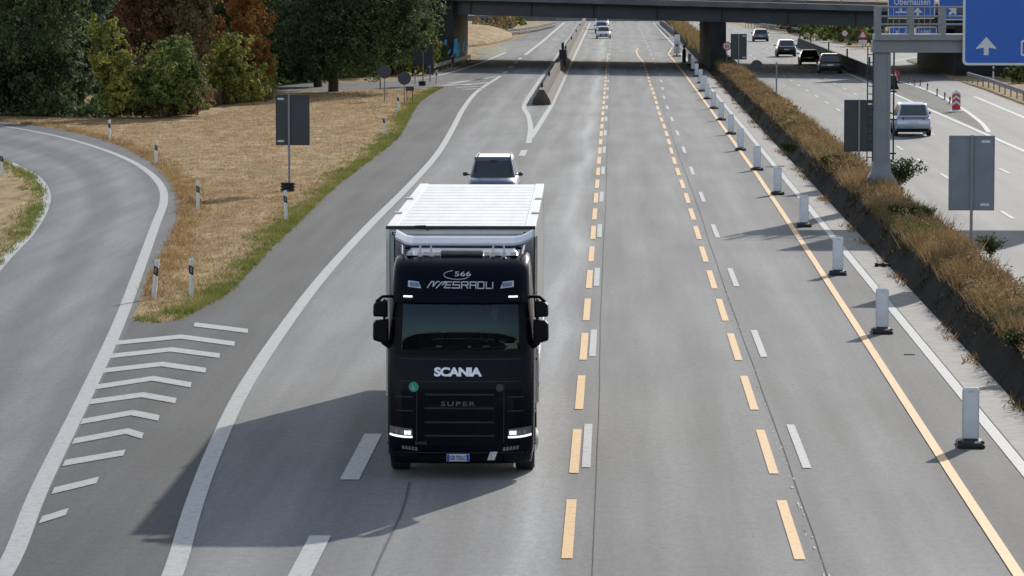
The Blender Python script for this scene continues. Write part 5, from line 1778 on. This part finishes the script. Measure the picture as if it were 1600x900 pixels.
for k in range(N_ + 1):
    a = 2 * math.pi * k / N_
    c = Vector((.55 + .22 * math.cos(a), .95 - .22 * math.sin(a) * .45, 2.12 + .22 * math.sin(a) * .89))
    e1 = Vector((math.cos(a), -math.sin(a) * .45, math.sin(a) * .89))
    e2 = Vector((0, .89, .45))
    rg.append([c + (e1 * math.cos(t) + e2 * math.sin(t)) * .018 for t in np.linspace(0, 2 * math.pi, 7)[:-1]])
b.loft(rg, cap=False); b.tube((.55, 1.0, 2.0), (.55, .95, 2.12), .05); b.box(.34, .76, .94, .965, 2.105, 2.135)
b.build('steering_wheel', M['interior'], TR)
b = MB()
for (x, z, w, h) in ((-.36, 2.17, .09, .03), (.14, 2.17, .06, .03), (.42, 2.165, .12, .035)):
    b.box(x - w / 2, x + w / 2, .40, .42, z - h / 2, z + h / 2)
b.build('dashboard_paper', M['sticker'], TR)
# mirrors: two housings a side on bent arms
for s in (-1, 1):
    b = MB()
    b.tube((s * 1.14, .62, 2.99), (s * 1.30, .42, 3.0), .026, n=8); b.tube((s * 1.30, .42, 3.0), (s * 1.40, .38, 2.92), .026, n=8)
    b.tube((s * 1.17, .45, 2.14), (s * 1.30, .38, 2.24), .03, n=8)
    b.tube((s * 1.27, .42, 2.2), (s * 1.27, .42, 2.96), .022, n=8)
    b.build('mirror_arm', M['navy_trim'], TR)
    for (z0, z1, xo, xi) in ((2.665, 2.945, 1.455, 1.215), (2.27, 2.635, 1.46, 1.20)):
        b = MB()
        ins = .03 if z0 > 2.5 else 0
        prof = [(s * xi, z0 if z0 > 2.5 else z0 - .07), (s * xo - s * .015, z0 + .01), (s * xo, z0 + .06), (s * xo - s * .005, z1 - .07), (s * xo - s * .05, z1 - .02), (s * xi - s * .0, z1)]
        rings = [[(s * 1.33 + (x - s * 1.33) * k, y_, (z0 + z1) / 2 + (z - (z0 + z1) / 2) * k) for x, z in prof] for y_, k in ((.27, .72), (.30, .93), (.36, 1), (.46, 1))]
        b.loft(rings)
        mh = b.build('mirror', M['navy_trim'], TR, bevel=.006)
        b = MB(); b.box(min(s * (xi + .03), s * (xo - .03)), max(s * (xi + .03), s * (xo - .03)), .461, .466, z0 + .03, z1 - .03); b.build('mirror_glass', M['steel'], mh)
# doors, side windows, deflectors, steps
for s in (-1, 1):
    b = MB()
    a = [(s * (hww(z) + .004), y_, z) for y_, z in ((.78, 2.1), (1.72, 2.1), (1.72, 2.86), (1.02, 2.86))]
    c = [(x - s * .02, y_, z) for x, y_, z in a]
    b.loft([a, c]); b.build('side_window', M['car_glass'], TR)
    b = MB(); b.box(min(s * 1.224, s * 1.232), max(s * 1.224, s * 1.232), .70, 1.85, 1.02, 1.05); b.box(min(s * 1.224, s * 1.232), max(s * 1.224, s * 1.232), 1.85, 1.865, 1.02, 2.95)
    b.box(min(s * 1.226, s * 1.25), max(s * 1.226, s * 1.25), 1.6, 1.78, 1.82, 1.87); b.build('door_seam', M['black'], TR)
    b = MB(); b.loft([[(s * x, y_, z) for x, y_ in ((1.18, 2.26), (1.20, 2.26), (1.235, 2.74), (1.215, 2.74))] for z in (.95, 2.5, 3.2, 3.86)]); b.build('side_deflector', M['navy'], TR)
    b = MB(); b.box(min(s * 1.0, s * 1.22), max(s * 1.0, s * 1.22), .62, .80, .34, .98); b.box(min(s * 1.02, s * 1.24), max(s * 1.02, s * 1.24), .6, .82, .52, .55); b.build('step', M['navy_trim'], TR)
    b = MB(); rgs = []
    for a in np.linspace(0, math.pi, 13):
        rgs.append([(s * x, 1.43 + r_ * math.cos(a), .52 + r_ * math.sin(a)) for x, r_ in ((.85, .58), (1.235, .58), (1.235, .64), (.85, .64))])
    b.loft(rgs); b.build('mudguard', M['navy_trim'], TR)
    b = MB(); b.box(min(s * .9, s * 1.2), max(s * .9, s * 1.2), 2.3, 4.2, .38, .95); b.build('side_tank', M['navy'], TR, bevel=.05)
b = MB(); b.loft([[(x, y_, z) for x, z in ((1.236, 1.05), (1.27, 1.05), (1.27, 1.95), (1.236, 2.0))] for y_ in (2.05, 2.08)]); b.build('grab_rail', M['chrome'], TR)
# roof: lamps, horns and the wind deflector
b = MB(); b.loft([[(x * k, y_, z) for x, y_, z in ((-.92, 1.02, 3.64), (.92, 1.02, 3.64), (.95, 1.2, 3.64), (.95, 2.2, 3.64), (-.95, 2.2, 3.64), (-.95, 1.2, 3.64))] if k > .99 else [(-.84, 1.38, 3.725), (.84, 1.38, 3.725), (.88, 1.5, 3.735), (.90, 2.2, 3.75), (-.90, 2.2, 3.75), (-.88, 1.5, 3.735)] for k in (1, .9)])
rf_ = b.build('roof', mat('sunlit_lorry_roof', (.30, .32, .37), .32, .4, coat=.3), TR)  # pale colour carries the sun's highlight on the dark cab's roof
b = MB(); b.box(-.36, .36, 1.0, 1.3, 3.641, 3.72); b.build('roof_hatch', mat('smoky_roof_hatch', (.12, .125, .14), .2, .2), TR, bevel=.03)
b = MB()
for x in (-.70, -.52, .52, .70):
    b = MB()
    b.tube((x, 1.06, 3.60), (x, 1.06, 3.80), .016, n=8)
    b.tube((x, .98, 3.665), (x, 1.12, 3.665), .045, .03, n=12)
    b.build('air_horn', M['chrome'], rf_)
b = MB()
for x in (-.86, -.6, -.42, .42, .6, .86):
    b = MB()
    b.box(x - .05, x + .05, 1.0, 1.08, 3.641, 3.70)
    b.build('roof_lamp', M['chrome'], rf_)
def rows_(tab): return tab
b = MB()
sec = [(1.58, 3.735), (1.54, 3.77), (1.62, 3.80), (1.95, 3.87), (2.1, 3.89), (2.1, 3.84), (1.9, 3.79)]
rings = []
for x in (-1.16, -.98, -.86, -.5, 0, .5, .86, .98, 1.16):
    lift = .10 if abs(x) > 1.1 else (.02 if abs(x) > .9 else 0)
    bk = .18 if abs(x) > 1.1 else 0
    rings.append([(x, y_ + bk, z + lift) for y_, z in sec])
b.loft(rings); b.build('wind_deflector', mat('sunlit_deflector', (.26, .28, .33), .3, .4, coat=.4), TR)  # sun highlight of the upper face put into a paler colour
b = MB()
for x in (-.75, .75): b.box(x - .04, x + .04, 1.7, 1.95, 3.70, 3.80)
b.build('deflector_bracket', M['navy_trim'], TR)
b = MB(); b.box(-.985, .985, 1.545, 1.60, 3.70, 3.745); b.build('deflector_lip', M['navy'], TR, bevel=.01)
b = MB(); b.tube((-1.0, 1.0, 3.66), (-1.06, 2.1, 3.88), .02, n=6); b.tube((1.0, 1.0, 3.66), (1.06, 2.1, 3.88), .02, n=6); b.build('deflector_strut', M['steel'], TR)
# wheels
def lorry_wheel(x, y_, s, parent, r_=.51, w=.32):
    b = MB(); b.lathe_x([(-w / 2, r_ * .58), (-w / 2, r_ * .93), (-w / 2 + .03, r_), (w / 2 - .03, r_), (w / 2, r_ * .93), (w / 2, r_ * .58)], (0, 0, 0), 32)
    t = b.build('wheel', M['rubber'], parent, loc=(x, y_, r_ - .008))
    return t
for s in (-1, 1):
    for y_, x in ((1.43, 1.05), (5.1, .92)):
        t = lorry_wheel(s * x, y_, s, TR)
        b = MB(); b.lathe_x([(0, .29), (.03, .28), (.05, .2), (.09, .12), (.1, .05)] if s > 0 else [(-.1, .05), (-.09, .12), (-.05, .2), (-.03, .28), (0, .29)], (s * .13, 0, 0)); b.build('rim', M['rim'], t)
b = MB(); b.box(-.45, .45, .5, 6.2, .62, .95); b.box(-1.1, 1.1, .45, 1.9, .55, .75); b.build('chassis', M['black'], TR)
# trailer
T0, T1, TZ = 2.82, 15.5, 3.985
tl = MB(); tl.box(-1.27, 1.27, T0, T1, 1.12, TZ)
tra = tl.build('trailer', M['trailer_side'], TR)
TC = -.085
tra.location = (TC, 0, 0)
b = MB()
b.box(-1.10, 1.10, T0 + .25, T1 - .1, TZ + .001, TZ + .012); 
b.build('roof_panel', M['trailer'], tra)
for k in range(15):
    y_ = T0 + .7 + .9 * k
    if y_ < T1 - .4:
        b = MB(); b.box(-1.08, 1.08, y_, y_ + .05, TZ + .0125, TZ + .0145); b.build('roof_seam', M['roof_seam'], tra)
b = MB()
for s in (-1, 1):
    b.box(min(s * 1.105, s * 1.278), max(s * 1.105, s * 1.278), T0 + .05, T1, TZ - .1, TZ + .022)
    b.box(min(s * 1.271, s * 1.282), max(s * 1.271, s * 1.282), T0, T1, 1.1, 1.3)
b.build('side_rail', M['trailer'], tra, bevel=.008)
b = MB()
for s in (-1, 1):
    for y_ in (T0 + 3.2, T0 + 7.4):
        b = MB()
        b.box(s * 1.24 - .07, s * 1.24 + .07, y_, y_ + .25, TZ + .023, TZ + .05)
        b.build('roof_catch', M['trailer_front'], tra)
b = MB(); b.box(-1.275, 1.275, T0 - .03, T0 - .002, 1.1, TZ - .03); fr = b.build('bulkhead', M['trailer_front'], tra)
b = MB(); b.box(-1.285, 1.285, T0 - .06, T0 + .06, TZ - .025, TZ + .026); b.build('front_cap', M['black'], fr)
b = MB()
for s in (-1, 1): b.box(s * 1.255 - .03, s * 1.255 + .03, T0 - .055, T0 - .031, 1.1, TZ - .03)
b.box(-1.2, 1.2, T0 - .045, T0 - .031, TZ - .11, TZ - .06)
b.build('corner_post', M['trailer'], fr)
for s in (-1, 1):
    b = MB(); b.box(s * 1.13 - .05, s * 1.13 + .05, T0 - .07, T0 - .031, TZ - .125, TZ - .075); k = b.build('marker_lamp', M['black'], fr)
    b = MB(); b.box(s * 1.13 - .02, s * 1.13 + .02, T0 - .078, T0 - .071, TZ - .112, TZ - .088); b.build('lens', M['sticker'], k)
b = MB(); b.tube((-.78, T0 - .2, TZ + .03), (-.6, T0 - .2, TZ + .035), .018, n=8); b.tube((-.6, T0 - .2, TZ + .035), (-.57, T0 - .06, TZ - .04), .018, n=8); b.build('air_hose', M['black'], tra)
b = MB()
for s in (-1, 1):
    for k in range(13):
        b = MB()
        b.box(min(s * 1.2705, s * 1.276), max(s * 1.2705, s * 1.276), T0 + .6 + k, T0 + .63 + k, 1.3, TZ - .1)
        b.build('side_rib', M['trailer_front'], tra)
b = MB()
for s in (-1, 1):
    b.box(min(s * 1.19, s * 1.23), max(s * 1.19, s * 1.23), T0 + 4.6, T0 + 8.3, .45, .6); b.box(min(s * 1.19, s * 1.23), max(s * 1.19, s * 1.23), T0 + 4.6, T0 + 8.3, .75, .9)
    b.box(s * .9 - .06, s * .9 + .06, T0 + 4.2, T0 + 4.35, .1, 1.1)
b.box(-.5, .5, T0 + .3, T1 - .3, .9, 1.12); b.box(-1.2, 1.2, T1 - .3, T1 - .2, .45, .58); b.build('underframe', M['navy_trim'], tra)
for s in (-1, 1):
    for k in range(3):
        t = lorry_wheel(s * 1.05, T1 - 4.6 + 1.31 * k, s, tra)
        b = MB(); b.lathe_x([(0, .29), (.03, .28), (.05, .2), (.06, .1)] if s > 0 else [(-.06, .1), (-.05, .2), (-.03, .28), (0, .29)], (s * .13, 0, 0)); b.build('rim', M['rim'], tra, loc=(s * 1.05, T1 - 4.6 + 1.31 * k, .502))
# the driver: one skinned body with head, arms to the wheel
def person_seated(label, parent_loc, rz):
    root = thing('person', label, 'person', parent_loc, rz)
    J = [((0, .0, 0), .15), ((0, .02, .2), .16), ((0, .03, .42), .17), ((0, .02, .54), .08), ((0, 0, .62), .06),
         ((-.19, .02, .45), .075), ((-.25, -.08, .22), .055), ((-.17, -.33, .28), .042), ((.19, .02, .45), .075), ((.25, -.08, .22), .055), ((.17, -.33, .28), .042),
         ((-.12, -.2, .0), .09), ((-.13, -.42, -.02), .075), ((-.13, -.5, -.4), .055), ((.12, -.2, .0), .09), ((.13, -.42, -.02), .075), ((.13, -.5, -.4), .055)]
    E = [(0, 1), (1, 2), (2, 3), (3, 4), (2, 5), (5, 6), (6, 7), (2, 8), (8, 9), (9, 10), (0, 11), (11, 12), (12, 13), (0, 14), (14, 15), (15, 16)]
    me = bpy.data.meshes.new('body')
    me.from_pydata([j[0] for j in J], E, [])
    o = bpy.data.objects.new('body', me)
    COL.objects.link(o)
    o.parent = root
    sk = o.modifiers.new('skin', 'SKIN')
    for i, j in enumerate(J):
        me.skin_vertices[0].data[i].radius = (j[1], j[1] * .85)
    me.skin_vertices[0].data[0].use_root = True
    o.modifiers.new('smooth', 'SUBSURF').render_levels = 2
    me.materials.append(M['cloth'])
    b = MB()
    for i in range(9):
        pass
    rg = []
    for t, w in ((0, .035), (.06, .062), (.12, .076), (.18, .08), (.23, .066), (.265, .03)):
        rg.append([(w * math.cos(a), -.02 + w * 1.2 * math.sin(a) - .015, .60 + t) for a in np.linspace(0, 2 * math.pi, 17)[:-1]])
    b.loft(rg); b.tube((0, -.10, .70), (0, -.135, .685), .012, .02, 8)
    for s in (-1, 1): b.tube((s * .078, 0, .71), (s * .092, .01, .715), .025, .02, 8)
    b.build('head', M['skin'], root, smooth=True)
    b = MB()
    rg = []
    for t, w, f_ in ((.13, .083, .035), (.2, .087, .02), (.25, .075, .0), (.285, .035, 0)):
        rg.append([(w * math.cos(a), .012 + w * 1.2 * max(math.sin(a), -.62) + f_ * .2, .60 + t) for a in np.linspace(0, 2 * math.pi, 17)[:-1]])
    b.loft(rg); b.build('hair', M['hair'], root, smooth=True)
    for s in (-1, 1):
        b = MB()
        b.loft([[(s * .17 + w * math.cos(a), y_, .28 + w * .6 * math.sin(a)) for a in np.linspace(0, 2 * math.pi, 9)[:-1]] for y_, w in ((-.31, .03), (-.35, .045), (-.39, .042))])
        for f_ in range(4):
            x = s * .17 - .033 + .022 * f_
            b.tube((x, -.385, .285), (x, -.425, .30), .011, n=6); b.tube((x, -.425, .30), (x, -.43, .265), .010, n=6)
        b.tube((s * .17 - s * .04, -.35, .29), (s * .17 - s * .075, -.40, .30), .012, n=6)
        b.build('hand', M['skin'], root, smooth=False)
    return root
mw_ = Matrix.Translation(TR.location) @ Matrix.Rotation(TR.rotation_euler.z, 4, 'Z')
p = mw_ @ Vector((.55, 1.45, 1.92))
person_seated('driver in dark blue clothing sitting at the wheel of the black lorry', p, R(.4))
